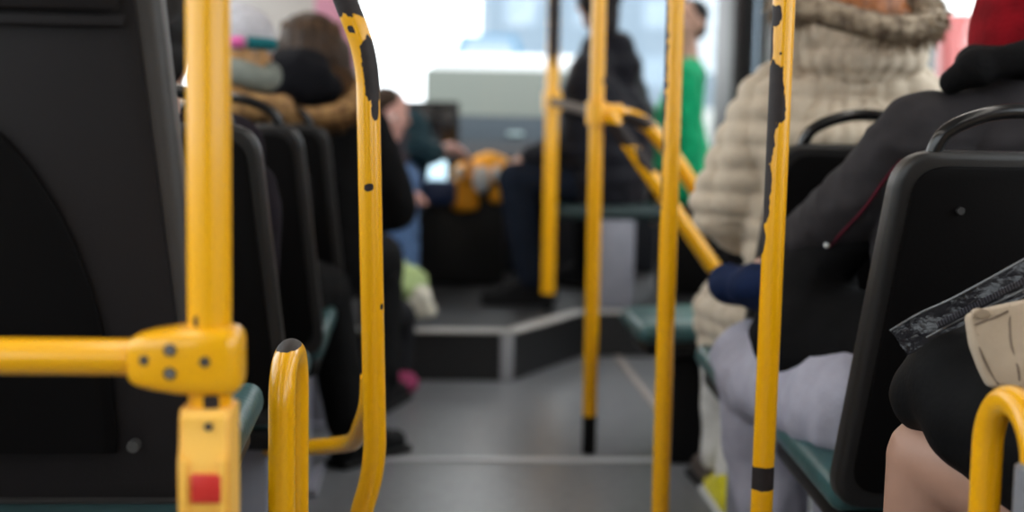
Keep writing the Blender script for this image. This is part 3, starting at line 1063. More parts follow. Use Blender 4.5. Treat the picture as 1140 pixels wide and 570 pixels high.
def hood_shell(name, c, f, rad, m, t, open_=.35, thick=.012, drop=1.25, flare=0):
    """hood over the head: ellipsoid shell open in front and below"""
    f = V(f).normalized(); u = V((0, 0, 1)); f = (f - u * f.dot(u)).normalized(); r = f.cross(u)
    M = Matrix((r, f, u)).transposed()
    bm = bmesh.new()
    bmesh.ops.create_uvsphere(bm, u_segments=48, v_segments=32, radius=1)
    kill = [v for v in bm.verts if v.co.y > open_ and v.co.z < .72 or v.co.z < -.93]
    bmesh.ops.delete(bm, geom=kill, context='VERTS')
    for v in bm.verts:
        q = v.co.copy()
        pinch = 1 + .10 * max(0, -q.y) * (q.z > 0) + .0
        if q.z < 0: q.z *= drop
        fl_ = 1 + flare * max(0, .25 - q.z)
        v.co = V((q.x * rad[0] * fl_, q.y * rad[1] * pinch, q.z * rad[2]))
        v.co *= 1 + .05 * noise.noise(V((v.co.x * 16, v.co.y * 16, v.co.z * 9)))
        v.co = M @ v.co + V(c)
    bmesh.ops.solidify(bm, geom=list(bm.faces), thickness=thick)
    return mesh_obj(name, bm, m, t, autosmooth=80)


def fur(name, path, m, t, n=1600, ln=.05, rad=.02):
    bm = bmesh.new()
    path = [V(p) for p in path]
    add_tube(bm, path, rad, 12, .02)
    for i in range(n):
        k = random.random() * (len(path) - 1.001); a = int(k); p = path[a].lerp(path[a + 1], k - a)
        tdir = (path[a + 1] - path[a]).normalized()
        d = V((random.gauss(0, 1), random.gauss(0, 1), random.gauss(0, 1))); d = (d - tdir * d.dot(tdir) * .6).normalized()
        s = p + d * rad * .7; l = ln * random.uniform(.5, 1.1)
        e = s + d * l * .6 + tdir * random.uniform(-.3, .3) * l + V((0, 0, -l * .25)); mid = s.lerp(e, .5) + d * l * .08
        w = d.cross(tdir + V((.01, .02, .03))).normalized() * .0028
        vs = [bm.verts.new(x) for x in (s - w, s + w, mid + w * .7, e, mid - w * .7)]
        bm.faces.new((vs[0], vs[1], vs[2], vs[4])); bm.faces.new((vs[4], vs[2], vs[3]))
    return mesh_obj(name, bm, m, t)


def strands(name, roots, m, t, ln, n=500, sc=.02, w=.0025):
    """hair locks: roots(i)->(start, mid, end)"""
    bm = bmesh.new()
    for i in range(n):
        a, b, c = roots(i)
        add_tube(bm, [a, a.lerp(b, .5), b, b.lerp(c, .5), c], lambda q: w * (1 - .8 * q) + .0004, 5, cap=True)
    return mesh_obj(name, bm, m, t)


def person(x, y, z, label):
    return thing('person', (x, y, z), label, 'person')


FAB = lambda n, c, r=.85, var=.12, sh=.0, vs=25, bp=.25, bs=140: mat(n, c, r, var=var, vscale=vs, bump=bp, bscale=bs, sheen=sh, spec=.1)
HAIRB = mat('brown_hair', (.035, .018, .009), .5, spec=.25, var=.35, vscale=60)
HAIRK = mat('black_hair', (.006, .0045, .0045), .5, spec=.25, var=.3, vscale=60)
HAIRG = mat('auburn_hair', (.27, .085, .018), .5, var=.4, vscale=50)
BLKSHOE = mat('black_leather', (.004, .004, .0045), .6, spec=.12)
BLKFAB = FAB('black_cloth', (.0045, .0042, .0046))

# ---------- person in red hood (near right)
hx = .97
p1 = person(hx, 2.27, 0, 'person in a red hood and dark grey jacket seated at the right, seen from behind')
J = sit((hx, 2.27), .42, 0, R(14))
J['pel'] = V((hx, 2.24, .53)); J['che'] = V((.985, 2.27, .78)); J['nek'] = V((1.0, 2.24, 1.02)); J['hea'] = V((1.07, 2.30, 1.19))
J['shL'] = P(1022, 152, 2.24); J['shR'] = V((1.15, 2.26, .98))
J['elL'] = P(952, 228, 2.34); J['wrL'] = P(874, 285, 2.58)
J['elR'] = V((1.25, 2.40, .74)); J['wrR'] = V((1.02, 2.60, .66))
J['hiL'] = V((.87, 2.27, .51)); J['hiR'] = V((1.04, 2.27, .51))
J['knL'] = P(838, 402, 2.70); J['knR'] = V((.93, 2.70, .50))
J['anL'] = V((J['knL'].x + .06, 2.68, .09)); J['toL'] = J['anL'] + V((-.02, .16, -.055))
J['anR'] = V((.93, 2.66, .09)); J['toR'] = J['anR'] + V((0, .16, -.055))
body(p1, J, (.1, 1, -.25), hs=1.0)
GREYJ = FAB('charcoal_softshell', (.027, .024, .026), .75, var=.10, bp=.12, bs=300)
jp_ = []
for q in jacket_prims(J, .016):
    jp_.append(q)
jp_ += [('c', J['nek'] + V((0, .0, -.06)), .105, J['nek'] + V((.02, .01, .02)), .085), ('c', J['nek'] + V((-.05, 0, -.03)), .065, J['shL'], .068), ('c', J['wrL'].lerp(J['elL'], .3), .05, J['wrL'], .046)]
jk = blob('jacket', jp_, GREYJ, p1, .009, 5, wrinkle(.010, 10, 2, (1, 1, 1.5)))
hemp = [('c', J['pel'], .15, J['che'] + V((0, .02, -.05)), .14), ('c', J['hiL'] + V((0, .02, .04)), .12, P(893, 372, 2.44), .10), ('c', P(905, 318, 2.46), .085, P(900, 395, 2.40), .055), ('c', J['hiR'] + V((0, .02, .04)), .12, V((.98, 2.48, .58)), .10), ('c', J['elL'] + V((.02, .02, -.05)), .05, P(890, 315, 2.5), .06)]
blob('jacket_hem', hemp, BLKFAB, p1, .010, 4, wrinkle(.006, 9, 4), label='black lower part of the jacket draped over the lap')
SWEAT = FAB('pale_grey_jersey', (.37, .36, .43), .9, var=.06, bp=.15)
tp = trouser_prims(J, .024)
tp += [('c', J['knL'] + V((0, -.03, -.015)), .092, P(945, 455, 2.28), .10), ('c', J['knL'].lerp(J['hiL'], .15), .088, J['knL'].lerp(J['anL'], .45), .082)]
blob('trousers', tp, SWEAT, p1, .010, 4, wrinkle(.013, 8, 8, (1.5, 1, .7)))
shoes(p1, J, mat('white_trainer', (.5, .5, .5), .5), mat('white_sole', (.6, .6, .58), .6))
REDH = FAB('red_jersey', (.20, .003, .008), .8, var=.2, bp=.25)
hood_shell('hood', J['hea'] + V((.012, -.01, .0)), (.1, 1, 0), (.122, .135, .155), REDH, p1, .45, drop=1.2, flare=.22)
cp_ = []
for k in range(20):
    a, b = 2 * PI * k / 20, 2 * PI * (k + 1) / 20
    f_ = lambda a: J['nek'] + V((.045 + .105 * math.cos(a), .02 + .085 * math.sin(a), .062 - .012 * math.cos(a)))
    cp_.append(('c', f_(a), .030, f_(b), .030))
cp_ += [('c', P(1088, 76, 2.17), .036, P(1058, 92, 2.20), .018), ('c', P(1095, 74, 2.17), .026, P(1150, 62, 2.14), .03)]
blob('collar', cp_, BLKFAB, p1, .007, 4, wrinkle(.005, 12, 3))
bv = bvh_of(jk)
bur = FAB('burgundy_piping', (.08, .008, .018), .7)
for line in ([(1003, 178), (985, 200), (962, 232), (940, 256), (922, 276), (905, 292)], [(1140, 128), (1115, 131), (1092, 133), (1070, 135)]):
    pt = [on_surface(bv, *q, .001) for q in line]
    pt = [q for q in pt if q is not None]
    if len(pt) > 2:
        bm = bmesh.new(); add_tube(bm, spline(pt, 6), .0028, 8)
        mesh_obj('piping', bm, bur, p1, label=None) if False else mesh_obj('piping', bm, bur, p1)
q = on_surface(bv, 921, 272, .001)
if q:
    bm = bmesh.new(); add_ell(bm, q, .006); mesh_obj('snap_button', bm, mat('white_button', (.75, .75, .75), .3), p1)
# navy bag on the lap
bp = P(845, 325, 2.62)
o = blob('lap_bag', [('e', P(858, 320, 2.60), (.09, .08, .045)), ('c', P(870, 335, 2.50), .035, P(906, 350, 2.42), .02), ('e', P(820, 318, 2.66), (.05, .07, .035)), ('c', P(808, 312, 2.68), .03, P(905, 340, 2.6), .05)], FAB('navy_cloth', (.007, .015, .05), .8), None, .009, 4, wrinkle(.012, 9, 3))
tag(o, 'crumpled navy blue bag on the lap above the light grey trousers', 'bag')

# ---------- person in beige quilted coat
p2 = person(.93, 3.0, 0, 'person in a beige quilted coat with fur-trimmed hood, seated ahead of the red hood')
J = sit((.93, 2.99), .42, 0, R(4))
J['pel'] = V((.93, 2.98, .54)); J['che'] = V((.935, 3.0, .82)); J['nek'] = V((.95, 2.98, 1.13)); J['hea'] = V((.965, 3.02, 1.31))
J['shL'] = P(868, 118, 2.98); J['shR'] = P(1012, 112, 2.98)
J['elL'] = P(812, 225, 3.06); J['wrL'] = P(845, 262, 3.34)
J['elR'] = V((1.20, 3.08, .80)); J['wrR'] = V((1.0, 3.32, .68))
J['knL'] = P(812, 372, 3.32); J['knL'].z = .50
J['anL'] = P(803, 540, 3.34); J['anL'].z = .09; J['toL'] = J['anL'] + V((-.01, .16, -.055))
J['knR'] = V((.90, 3.38, .50)); J['anR'] = P(803, 556, 3.16); J['anR'].z = .09; J['anR'].x += .03; J['toR'] = J['anR'] + V((.0, .16, -.055))
body(p2, J, (.05, 1, 0))
BEIGE = FAB('beige_quilted_nylon', (.52, .43, .33), .55, var=.05, sh=.1, bp=.08)


def quilt(co, n):
    a = co.z + .25 * math.cos(math.atan2(co.y - 3.0, co.x - .93)) * 0
    r1 = abs(math.sin(PI * a / .055)); ang = math.atan2(co.x - .93, -(co.y - 2.98)); r2 = abs(math.sin(ang * 12 + .4))
    return .024 * (min(r1, 1) ** .5 * .55 + min(r2, 1) ** .5 * .6 - .75) + .006 * noise.noise(co * 18)


pr = jacket_prims(J, .03)
pr += [('c', J['che'] + V((-.10, -.02, .12)), .13, J['che'] + V((.10, -.02, .12)), .13), ('c', J['shL'], .10, J['elL'], .093), ('c', J['elL'], .095, J['wrL'], .065),
       ('c', J['hiL'] + V((-.02, .05, .02)), .13, J['knL'] + V((0, -.02, .0)), .10), ('c', J['hiR'], .13, J['knR'] + V((0, -.06, .01)), .10), ('c', J['knL'] + V((-.02, -.04, 0)), .085, J['knL'] + V((-.02, -.04, -.10)), .06)]
blob('coat', pr, BEIGE, p2, .009, 3, quilt)
blob('trousers', trouser_prims(J, .012), FAB('cream_trousers', (.60, .58, .55), .85), p2, .010, 4, wrinkle(.006, 8, 3))
shoes(p2, J, mat('brown_shoe', (.06, .04, .03), .5), None, 'L')
shoes(p2, J, mat('yellow_shoe', (.78, .68, .02), .5), mat('white_sole', (.6, .6, .58), .6), 'R')
hc = J['nek'] + V((0, -.07, .0))
blob('hood', [('e', hc + V((0, .03, .0)), (.15, .075, .06)), ('c', hc + V((-.12, .04, .03)), .05, hc + V((.12, .04, .03)), .05)], BEIGE, p2, .009, 4, quilt)
FURM = mat('grey_brown_fur', (.40, .32, .23), .9, col2=(.13, .09, .06), vscale=45)
fp_ = [J['nek'] + V((  .165 * math.cos(a) - .01, -.035 + .13 * math.sin(a) - .02, .088 + .025 * math.sin(a * 2 + 1) + (.0 if math.sin(a) < 0 else .02))) for a in [2 * PI * k / 28 for k in range(29)]]
fur('fur_trim', fp_, FURM, p2, 2600, .055, .030)
hp, _, _ = head_prims(J['hea'], (.05, 1, 0))
blob('hair', [('e', J['hea'] + V((0, -.035, .03)), (.098, .098, .11)), ('e', J['hea'] + V((0, -.045, -.06)), (.10, .075, .09)), ('c', J['hea'] + V((-.05, -.05, -.10)), .06, J['hea'] + V((.07, -.05, -.10)), .06)], HAIRG, p2, .007, 3, wrinkle(.005, 30, 2, (1, 1, .4)))

# ---------- person in navy padded jacket, sideways seat on the platform
p3x, p3y = .735, 5.75
sx_ = P(690, 232, 5.55)
s3 = thing('bench_seat', (sx_.x, 5.75, PLAT), 'dark teal seat on a grey pedestal under the person in the navy padded jacket', 'seat')
bm = bmesh.new(); add_box(bm, (.74, 5.75, sx_.z - .02), (.46, .44, .06), None, .024, 3); mesh_obj('seat_cushion', bm, mat('dark_teal_vinyl', (.008, .025, .026), .5), s3)
pd = P(688, 300, 5.5)
box('pedestal', (pd.x, 5.64, (PLAT + sx_.z - .05) / 2), (W(40, 5.5), .22, sx_.z - .05 - PLAT), PEDESTAL, s3, bev=.012)
zs3 = sx_.z + .0
p3 = person(p3x, p3y, PLAT, 'person in a dark navy padded jacket seated sideways on the raised front platform')
J = sit((p3x, p3y), zs3, PLAT, R(78))
J['hea'] = P(664, 2, 5.75); J['nek'] = J['hea'] + V((.03, 0, -.18)); J['che'] = V((.77, 5.76, zs3 + .38)); J['pel'] = V((.76, 5.76, zs3 + .11))
J['shL'] = P(652, 95, 5.60); J['shR'] = P(694, 88, 5.95)
J['elL'] = P(645, 165, 5.60); J['wrL'] = P(592, 176, 5.68); J['elR'] = P(700, 165, 5.98); J['wrR'] = P(600, 178, 5.86)
J['hiL'] = V((.72, 5.67, zs3 + .1)); J['hiR'] = V((.72, 5.85, zs3 + .1))
J['knL'] = P(573, 200, 5.66); J['knR'] = P(582, 200, 5.86)
J['anL'] = P(592, 312, 5.66); J['anL'].z = PLAT + .09; J['toL'] = J['anL'] + V((-.16, 0, -.055))
J['anR'] = P(605, 312, 5.88); J['anR'].z = PLAT + .09; J['toR'] = J['anR'] + V((-.16, .02, -.055))
body(p3, J, (-.45, 1, -.1))
NAVYJ = FAB('navy_padded_nylon', (.0045, .0042, .0075), .55, sh=.1, bp=.1)


def puff(co, n): return .012 * (abs(math.sin(PI * co.z / .10)) ** .5 - .6) + .006 * noise.noise(co * 11)


pr = jacket_prims(J, .045) + [('c', J['pel'], .19, J['che'], .18), ('c', J['pel'] + V((0, 0, .02)), .18, J['pel'] + V((-.12, 0, .02)), .14), ('c', J['nek'] + V((.05, -.02, -.02)), .09, J['nek'] + V((.06, .0, -.10)), .12)]
blob('jacket', pr, NAVYJ, p3, .012, 3, puff)
blob('trousers', trouser_prims(J, .016), FAB('dark_denim', (.007, .010, .018), .85), p3, .012, 4, wrinkle(.006, 8, 2))
shoes(p3, J, BLKSHOE)
blob('hair', [('e', J['hea'] + V((.01, -.03, .03)), (.10, .10, .11)), ('c', J['hea'] + V((.02, -.04, 0)), .08, J['hea'] + V((.03, -.04, -.12)), .065)], HAIRK, p3, .008, 3, wrinkle(.004, 30, 2, (1, 1, .4)))

# ---------- woman with brown hair, hood with fur, left
p4 = person(-.40, 4.25, 0, 'brown-haired person in a black jacket with tan fur-trimmed hood, left of the aisle')
J = sit((-.42, 4.25), .43, 0, R(-4), .02)
J['hea'] = P(346, 62, 4.3); J['nek'] = J['hea'] + V((.0, -.03, -.185)); J['che'] = V((-.41, 4.28, .80))
J['shL'] = J['nek'] + V((-.17, 0, -.05)); J['shR'] = J['nek'] + V((.17, 0, -.05))
J['elR'] = V((-.15, 4.34, .70)); J['wrR'] = V((-.20, 4.58, .66)); J['elL'] = V((-.66, 4.34, .70)); J['wrL'] = V((-.50, 4.60, .64))
J['knR'] = V((-.20, 4.68, .50)); J['anR'] = P(428, 468, 4.28); J['anR'] = V((J['anR'].x - .02, 4.36, .09)); J['toR'] = J['anR'] + V((.05, .15, -.055))
body(p4, J, (.15, 1, -.05))
blob('jacket', jacket_prims(J, .034) + [('c', J['shR'], .09, J['elR'], .085), ('c', J['elR'], .085, J['wrR'], .07)], BLKFAB, p4, .011, 4, wrinkle(.007, 8, 6))
blob('trousers', trouser_prims(J, .02), FAB('black_trousers', (.0042, .0042, .0046), .85), p4, .011, 4, wrinkle(.006, 8, 2))
shoes(p4, J, BLKSHOE)
h4 = J['hea']


def hairline(i):
    a = random.uniform(-2.3, 2.3); rr = random.uniform(.85, 1.06)
    s = h4 + V((.085 * math.sin(a) * rr, -.02 - .09 * math.cos(a) * rr, .06 + random.uniform(-.03, .05)))
    mi = h4 + V((.125 * math.sin(a) * rr + .012, -.03 - .105 * math.cos(a) * rr, -.06))
    e = h4 + V((.145 * math.sin(a) * rr + .03, -.02 - .11 * math.cos(a) * rr, -.20 + random.uniform(-.05, .03)))
    return s, mi, e


hair4 = blob('hair', [('e', h4 + V((.0, -.02, .035)), (.105, .108, .105)), ('c', h4 + V((.05, -.04, 0)), .085, h4 + V((.085, -.03, -.16)), .06), ('c', h4 + V((-.05, -.04, 0)), .075, h4 + V((-.08, -.02, -.10)), .05), ('c', h4 + V((0, -.06, .0)), .08, h4 + V((0.02, -.07, -.12)), .07)], HAIRB, p4, .009, 3, wrinkle(.005, 28, 2, (1, 1, .3)))
LB = mat('light_brown_hair', (.09, .045, .02), .5, spec=.25, var=.35, vscale=60)
strands('hair_strands', hairline, LB, hair4, .2, 420, w=.004)
hc = P(326, 90, 4.06)
blob('hood', [('e', hc, (.125, .075, .085)), ('c', hc + V((-.09, .03, -.01)), .05, hc + V((.10, .03, -.02)), .05), ('e', hc + V((0.01, .03, .04)), (.10, .07, .06))], FAB('black_navy_hood', (.0045, .0045, .0065), .8), p4, .009, 4, wrinkle(.01, 9, 1))
TANF = mat('tan_fur', (.42, .235, .085), .9, col2=(.15, .075, .03), vscale=40)
pth = spline([P(262, 100, 4.16), P(278, 110, 4.06), P(300, 122, 4.0), P(335, 130, 3.98), P(370, 128, 4.0), P(392, 116, 4.06), P(402, 98, 4.14)], 6)
fur('fur_trim', pth, TANF, p4, 1500, .055, .03)

# ---------- person with white cap (row 3 left)
p5 = person(-.53, 3.48, 0, 'person in a white knitted cap with pink and teal band, behind the near post')
J = sit((-.53, 3.48), .43, 0, R(0), 0)
J['hea'] = P(266, 62, 3.5); J['nek'] = J['hea'] + V((0, -.03, -.18)); J['shL'] = J['nek'] + V((-.15, 0, -.05)); J['shR'] = J['nek'] + V((.08, 0, -.06))
J['elR'] = V((-.42, 3.55, .66)); J['elL'] = V((-.70, 3.58, .66))
J['knL'] = V((-.62, 3.84, .49)); J['anL'] = V((-.60, 3.70, .09)); J['toL'] = J['anL'] + V((0, .15, -.055)); J['knR'] = V((-.33, 3.84, .48)); J['anR'] = V((-.24, 3.66, .09)); J['toR'] = J['anR'] + V((.10, .12, -.055))
body(p5, J, (-.1, 1, 0))
blob('jacket', jacket_prims(J, .025), FAB('dark_grey_coat', (.008, .0075, .0085), .85), p5, .011, 4, wrinkle(.007, 8, 9))
blob('trousers', trouser_prims(J, .016), FAB('black_trousers', (.0042, .0042, .0046), .85), p5, .012, 4, wrinkle(.006, 8, 2))
shoes(p5, J, BLKSHOE)
h5 = J['hea']
blob('hair', [('e', h5 + V((0, -.03, .0)), (.085, .085, .10)), ('c', h5 + V((0, -.05, -.03)), .075, h5 + V((.01, -.05, -.12)), .07)], mat('ginger_hair', (.38, .19, .06), .5, var=.3, vscale=50), p5, .008, 3, wrinkle(.004, 30, 2, (1, 1, .4)))
cap = blob('knitted_cap', [('e', h5 + V((0, -.02, .05)), (.097, .102, .085)), ('e', h5 + V((0, -.02, .03)), (.099, .103, .045))], FAB('white_knit', (.50, .49, .53), .9, bp=.6, bs=90), p5, .008, 3, wrinkle(.004, 20, 7))
for col_, a0, a1, nm in ((FAB('teal_knit', (.015, .14, .16), .9), .42, 1.3, 'teal_patch'), (FAB('pink_knit', (.62, .12, .33), .9), -.35, .3, 'pink_patch')):
    ar = [h5 + V((.098 * math.sin(a), -.02 - .102 * math.cos(a), .028)) for a in [a0 + (a1 - a0) * k / 16 for k in range(17)]]
    bm = bmesh.new(); add_tube(bm, ar, .015, 12); mesh_obj(nm, bm, col_, cap)
bm = bmesh.new(); sc_ = [J['nek'] + V((.085 * math.cos(a), -.015 + .085 * math.sin(a), .125 + .01 * math.sin(3 * a))) for a in [2 * PI * k / 24 for k in range(25)]]
add_tube(bm, sc_, .034, 14, cap=False); mesh_obj('scarf', bm, FAB('grey_green_scarf', (.20, .215, .19), .9), p5)
TANF = mat('tan_fur', (.42, .235, .085), .9, col2=(.15, .075, .03), vscale=40)
fur('fur_collar', [J['nek'] + V((.115 * math.cos(a), -.01 + .10 * math.sin(a), .045)) for a in [2 * PI * k / 24 for k in range(25)]], TANF, p5, 900, .045, .035)

# ---------- person with dark hair (row 2 left, almost hidden)
p7 = person(-.53, 2.74, 0, 'dark-haired person in dark clothes half hidden behind the near seat and yellow post')
J = sit((-.54, 2.74), .43, 0, 0, 0)
J['hea'] = P(190, 52, 2.76) + V((-.03, 0, 0)); J['nek'] = J['hea'] + V((0, -.03, -.18)); J['shL'] = J['nek'] + V((-.16, 0, -.04)); J['shR'] = J['nek'] + V((.15, 0, -.03))
J['elR'] = V((-.46, 2.84, .66)); J['elL'] = V((-.78, 2.84, .66)); J['wrR'] = V((-.52, 2.98, .64)); J['knR'] = V((-.46, 3.12, .5)); J['anR'] = V((-.46, 3.0, .09)); J['toR'] = V((-.46, 3.15, .035)); J['knL'] = V((-.66, 3.12, .5)); J['anL'] = V((-.66, 3.0, .09)); J['toL'] = V((-.66, 3.15, .035))
body(p7, J, (.1, 1, 0))
blob('jacket', jacket_prims(J, .02), FAB('dark_plum_coat', (.010, .007, .011), .85), p7, .011, 4, wrinkle(.007, 8, 3))
blob('trousers', trouser_prims(J, .014), FAB('black_trousers', (.0042, .0042, .0046), .85), p7, .012, 4)
shoes(p7, J, BLKSHOE)
blob('hair', [('e', J['hea'] + V((0, -.025, .04)), (.088, .095, .095)), ('e', J['hea'] + V((0, -.055, -.02)), (.075, .055, .075))], HAIRK, p7, .007, 3, wrinkle(.004, 30, 2, (1, 1, .4)))

# ---------- person with jeans leaning to the console (front left)
ps_ = thing('bench_seat', (-.22, 6.22, PLAT), 'dark seat under the person in jeans beside the console', 'seat')
box('seat_cushion', (-.22, 6.22, PLAT + .40), (.30, .34, .07), RUBBER, ps_, bev=.02, seg=3)
box('pedestal', (-.22, 6.22, PLAT + .18), (.2, .2, .36), RUBBER, ps_, bev=.01)
p6 = person(-.1, 6.2, PLAT, 'person in blue jeans and dark teal jacket leaning forward, reaching towards the console')
J = sit((-.12, 6.2), PLAT + .44, PLAT, R(180))
J['pel'] = V((-.23, 6.14, PLAT + .55)); J['che'] = V((-.20, 6.0, .92)); J['nek'] = P(432, 158, 5.86); J['hea'] = P(436, 128, 5.78)
J['shL'] = P(462, 160, 5.95); J['shR'] = P(408, 160, 5.85)
J['elL'] = P(478, 172, 6.0); J['wrL'] = P(492, 166, 6.06)
J['elR'] = P(405, 215, 5.8); J['wrR'] = P(440, 215, 5.72)
J['hiL'] = V((-.17, 6.1, .73)); J['hiR'] = V((-.29, 6.1, .73))
J['knL'] = P(450, 204, 5.72); J['knR'] = P(424, 206, 5.72)
J['anL'] = P(455, 318, 5.74); J['anL'].z = PLAT + .09; J['toL'] = J['anL'] + V((.02, -.16, -.055))
J['anR'] = P(425, 318, 5.74); J['anR'].z = PLAT + .09; J['toR'] = J['anR'] + V((0, -.16, -.055))
J['wrL'] = P(503, 164, 6.16)
body(p6, J, (.5, -.8, -.3), (0, 0, 1), .92, m=mat('rosy_skin', (.55, .29, .24), .5), hdir={'L': (.8, .3, -.5)})
blob('jacket', jacket_prims(J, .014, 'R') + [('c', J['shL'], .062, J['elL'], .055), ('c', J['elL'], .052, J['elL'].lerp(J['wrL'], .3), .046)], FAB('dark_teal_jacket', (.022, .05, .065), .8), p6, .011, 4, wrinkle(.007, 9, 3))
blob('jumper', [('c', J['che'] + V((0, -.12, -.02)), .075, J['che'] + V((-.02, -.13, -.16)), .08)], FAB('mauve_grey_jumper', (.07, .058, .068), .85), p6, .010, 3, wrinkle(.005, 10, 3))
blob('jeans', trouser_prims(J, .004), FAB('blue_denim', (.10, .17, .32), .85, var=.25), p6, .011, 4, wrinkle(.005, 9, 2))
shoes(p6, J, BLKSHOE)
blob('hair', [('e', J['hea'] + V((-.03, .02, .05)), (.09, .095, .075)), ('e', J['hea'] + V((-.06, .02, -.02)), (.05, .07, .08)), ('e', J['hea'] + V((-.03, -.03, .065)), (.07, .07, .045))], HAIRB, p6, .008, 3, wrinkle(.004, 30, 2))

# ---------- person in green jacket by the front door
gx = P(768, 130, 6.15)
s9 = thing('bench_seat', (1.2, 6.15, PLAT), 'dark seat under the person in the green jacket by the front door', 'seat')
box('seat_cushion', (1.18, 6.15, PLAT + .40), (.42, .42, .07), RUBBER, s9, bev=.02, seg=3)
box('pedestal', (1.2, 6.15, PLAT + .18), (.25, .3, .36), RUBBER, s9, bev=.01)
p9 = person(1.18, 6.15, PLAT, 'person in a bright green jacket seated by the front door, left of the beige coat')
J = sit((1.17, 6.15), PLAT + .44, PLAT, R(60))
J['hea'] = P(765, 28, 6.15); J['nek'] = J['hea'] + V((.01, -.01, -.18)); J['shL'] = J['nek'] + V((-.04, -.15, -.07)); J['shR'] = J['nek'] + V((.05, .15, -.05))
J['elL'] = P(768, 190, 6.0); J['wrL'] = P(745, 215, 6.05)
body(p9, J, (-.8, -.5, 0))
GREEN = FAB('bright_green_nylon', (.008, .42, .17), .5, var=.2, sh=.1)
blob('jacket', jacket_prims(J, .012), GREEN, p9, .011, 4, wrinkle(.01, 8, 3))
blob('trousers', trouser_prims(J, .012), FAB('black_trousers', (.0042, .0042, .0046), .85), p9, .012, 4)
shoes(p9, J, BLKSHOE)
blob('hair', [('e', J['hea'] + V((.025, .02, .055)), (.085, .085, .07)), ('e', J['hea'] + V((.055, .04, .0)), (.05, .055, .07))], HAIRK, p9, .008, 3)

# ---------- person in black skirt (near right, only the lap in view)
p8 = person(.93, 1.26, 0, 'person in a black skirt and beige coat at the near right with bare knee')
J = sit((.95, 1.25), .43, 0, 0)
J['pel'] = V((.95, 1.22, .54))
J['knL'] = P(1034, 508, 1.64); J['hiL'] = V((.87, 1.28, .52))
J['anL'] = V((J['knL'].x + .0, 1.66, .09)); J['toL'] = J['anL'] + V((0, .16, -.055))
J['knR'] = V((.92, 1.68, .52)); J['anR'] = V((.92, 1.68, .09)); J['toR'] = J['anR'] + V((0, .16, -.055))
J['wrL'] = V((.90, 1.52, .69)); J['wrR'] = V((1.04, 1.55, .68)); J['elL'] = V((.80, 1.30, .70))
body(p8, J, (0, 1, 0), m=SKIN2)
sk = [('c', J['hiL'] + V((0, 0, .02)), .125, J['knL'] + V((.06, -.12, .075)), .095), ('c', J['hiR'], .12, J['knR'] + V((0, -.03, .02)), .10), ('c', J['pel'], .15, J['pel'] + V((0, 0, .1)), .13), ('c', J['hiL'] + V((.05, .1, .04)), .12, J['knL'] + V((.13, .0, .07)), .095)]
sk += [('c', P(1038, 440, 1.63), .055, P(1062, 400, 1.58), .05), ('c', P(1036, 425, 1.66), .042, P(1040, 452, 1.64), .045), ('c', P(1075, 420, 1.58), .075, P(1090, 470, 1.54), .07)]
skirt = blob('skirt', sk, FAB('black_skirt', (.0035, .0034, .0038), .7, bp=.1), p8, .009, 14, wrinkle(.004, 7, 3))
BEIGE2 = FAB('beige_padded_cotton', (.43, .34, .25), .75, var=.05, sh=.1, bp=.12)
blob('coat', jacket_prims(J, .03), BEIGE2, p8, .012, 4, wrinkle(.008, 8, 3))
shoes(p8, J, BLKSHOE)
blob('hair', [('e', J['hea'] + V((0, -.03, .035)), (.092, .095, .10)), ('c', J['hea'] + V((0, -.05, 0)), .085, J['hea'] + V((0, -.07, -.22)), .09), ('c', J['hea'] + V((-.06, -.02, 0)), .045, J['hea'] + V((-.08, -.03, -.2)), .05), ('c', J['hea'] + V((.06, -.02, 0)), .045, J['hea'] + V((.08, -.03, -.2)), .05)], HAIRB, p8, .008, 3, wrinkle(.006, 26, 4, (1, 1, .25)))
# coat flap over the lap with snap button and stitched seams
fl = [P(1079, 350, 1.44), P(1100, 343, 1.45), P(1150, 332, 1.46), P(1230, 330, 1.45), P(1235, 450, 1.36), P(1150, 440, 1.42), P(1104, 432, 1.43), P(1094, 412, 1.435), P(1084, 385, 1.44)]
bm = bmesh.new()
fr_ = [bm.verts.new(q) for q in fl]
bm.faces.new(fr_)
r = bmesh.ops.extrude_face_region(bm, geom=list(bm.faces))
bmesh.ops.translate(bm, vec=V((.004, .028, -.004)), verts=[g for g in r['geom'] if isinstance(g, bmesh.types.BMVert)])
bmesh.ops.recalc_face_normals(bm, faces=bm.faces)
bmesh.ops.bevel(bm, geom=list(bm.edges), offset=.008, segments=4, affect='EDGES', profile=.6)
flap = mesh_obj('coat_flap', bm, BEIGE2, p8, autosmooth=70)
bv = bvh_of(flap)
for line in ([(1088, 372), (1092, 392), (1102, 414), (1112, 428)], [(1124, 340), (1124, 362), (1126, 385), (1133, 408), (1136, 430)], [(1084, 362), (1105, 354), (1122, 346)]):
    pt = [on_surface(bv, *q, -.0004) for q in line]; pt = [q for q in pt if q is not None]
    if len(pt) > 1:
        bm = bmesh.new(); add_tube(bm, spline(pt, 6), .0016, 8); mesh_obj('seam', bm, mat('seam_brown', (.20, .15, .11), .8), flap)
q = on_surface(bv, 1091, 349, .0)
if q is None: q = P(1091, 350, 1.435)
bm = bmesh.new(); add_cyl(bm, q + V((0, -.006, 0)), q + V((0, .006, 0)), W(9.5, 1.43), None, 24)
bmesh.ops.scale(bm, vec=(1, 1, .62), space=Matrix.Translation(-q), verts=bm.verts)
bmesh.ops.bevel(bm, geom=list(bm.edges), offset=.0015, segments=2, affect='EDGES')
mesh_obj('snap_button', bm, mat('beige_button', (.42, .33, .24), .4), flap)

# ---------- clear zip pouch on the lap
fd = thing('zip_pouch', P(1080, 345, 1.5), 'dark clear-plastic zip pouch lying on the black skirt', 'pouch')


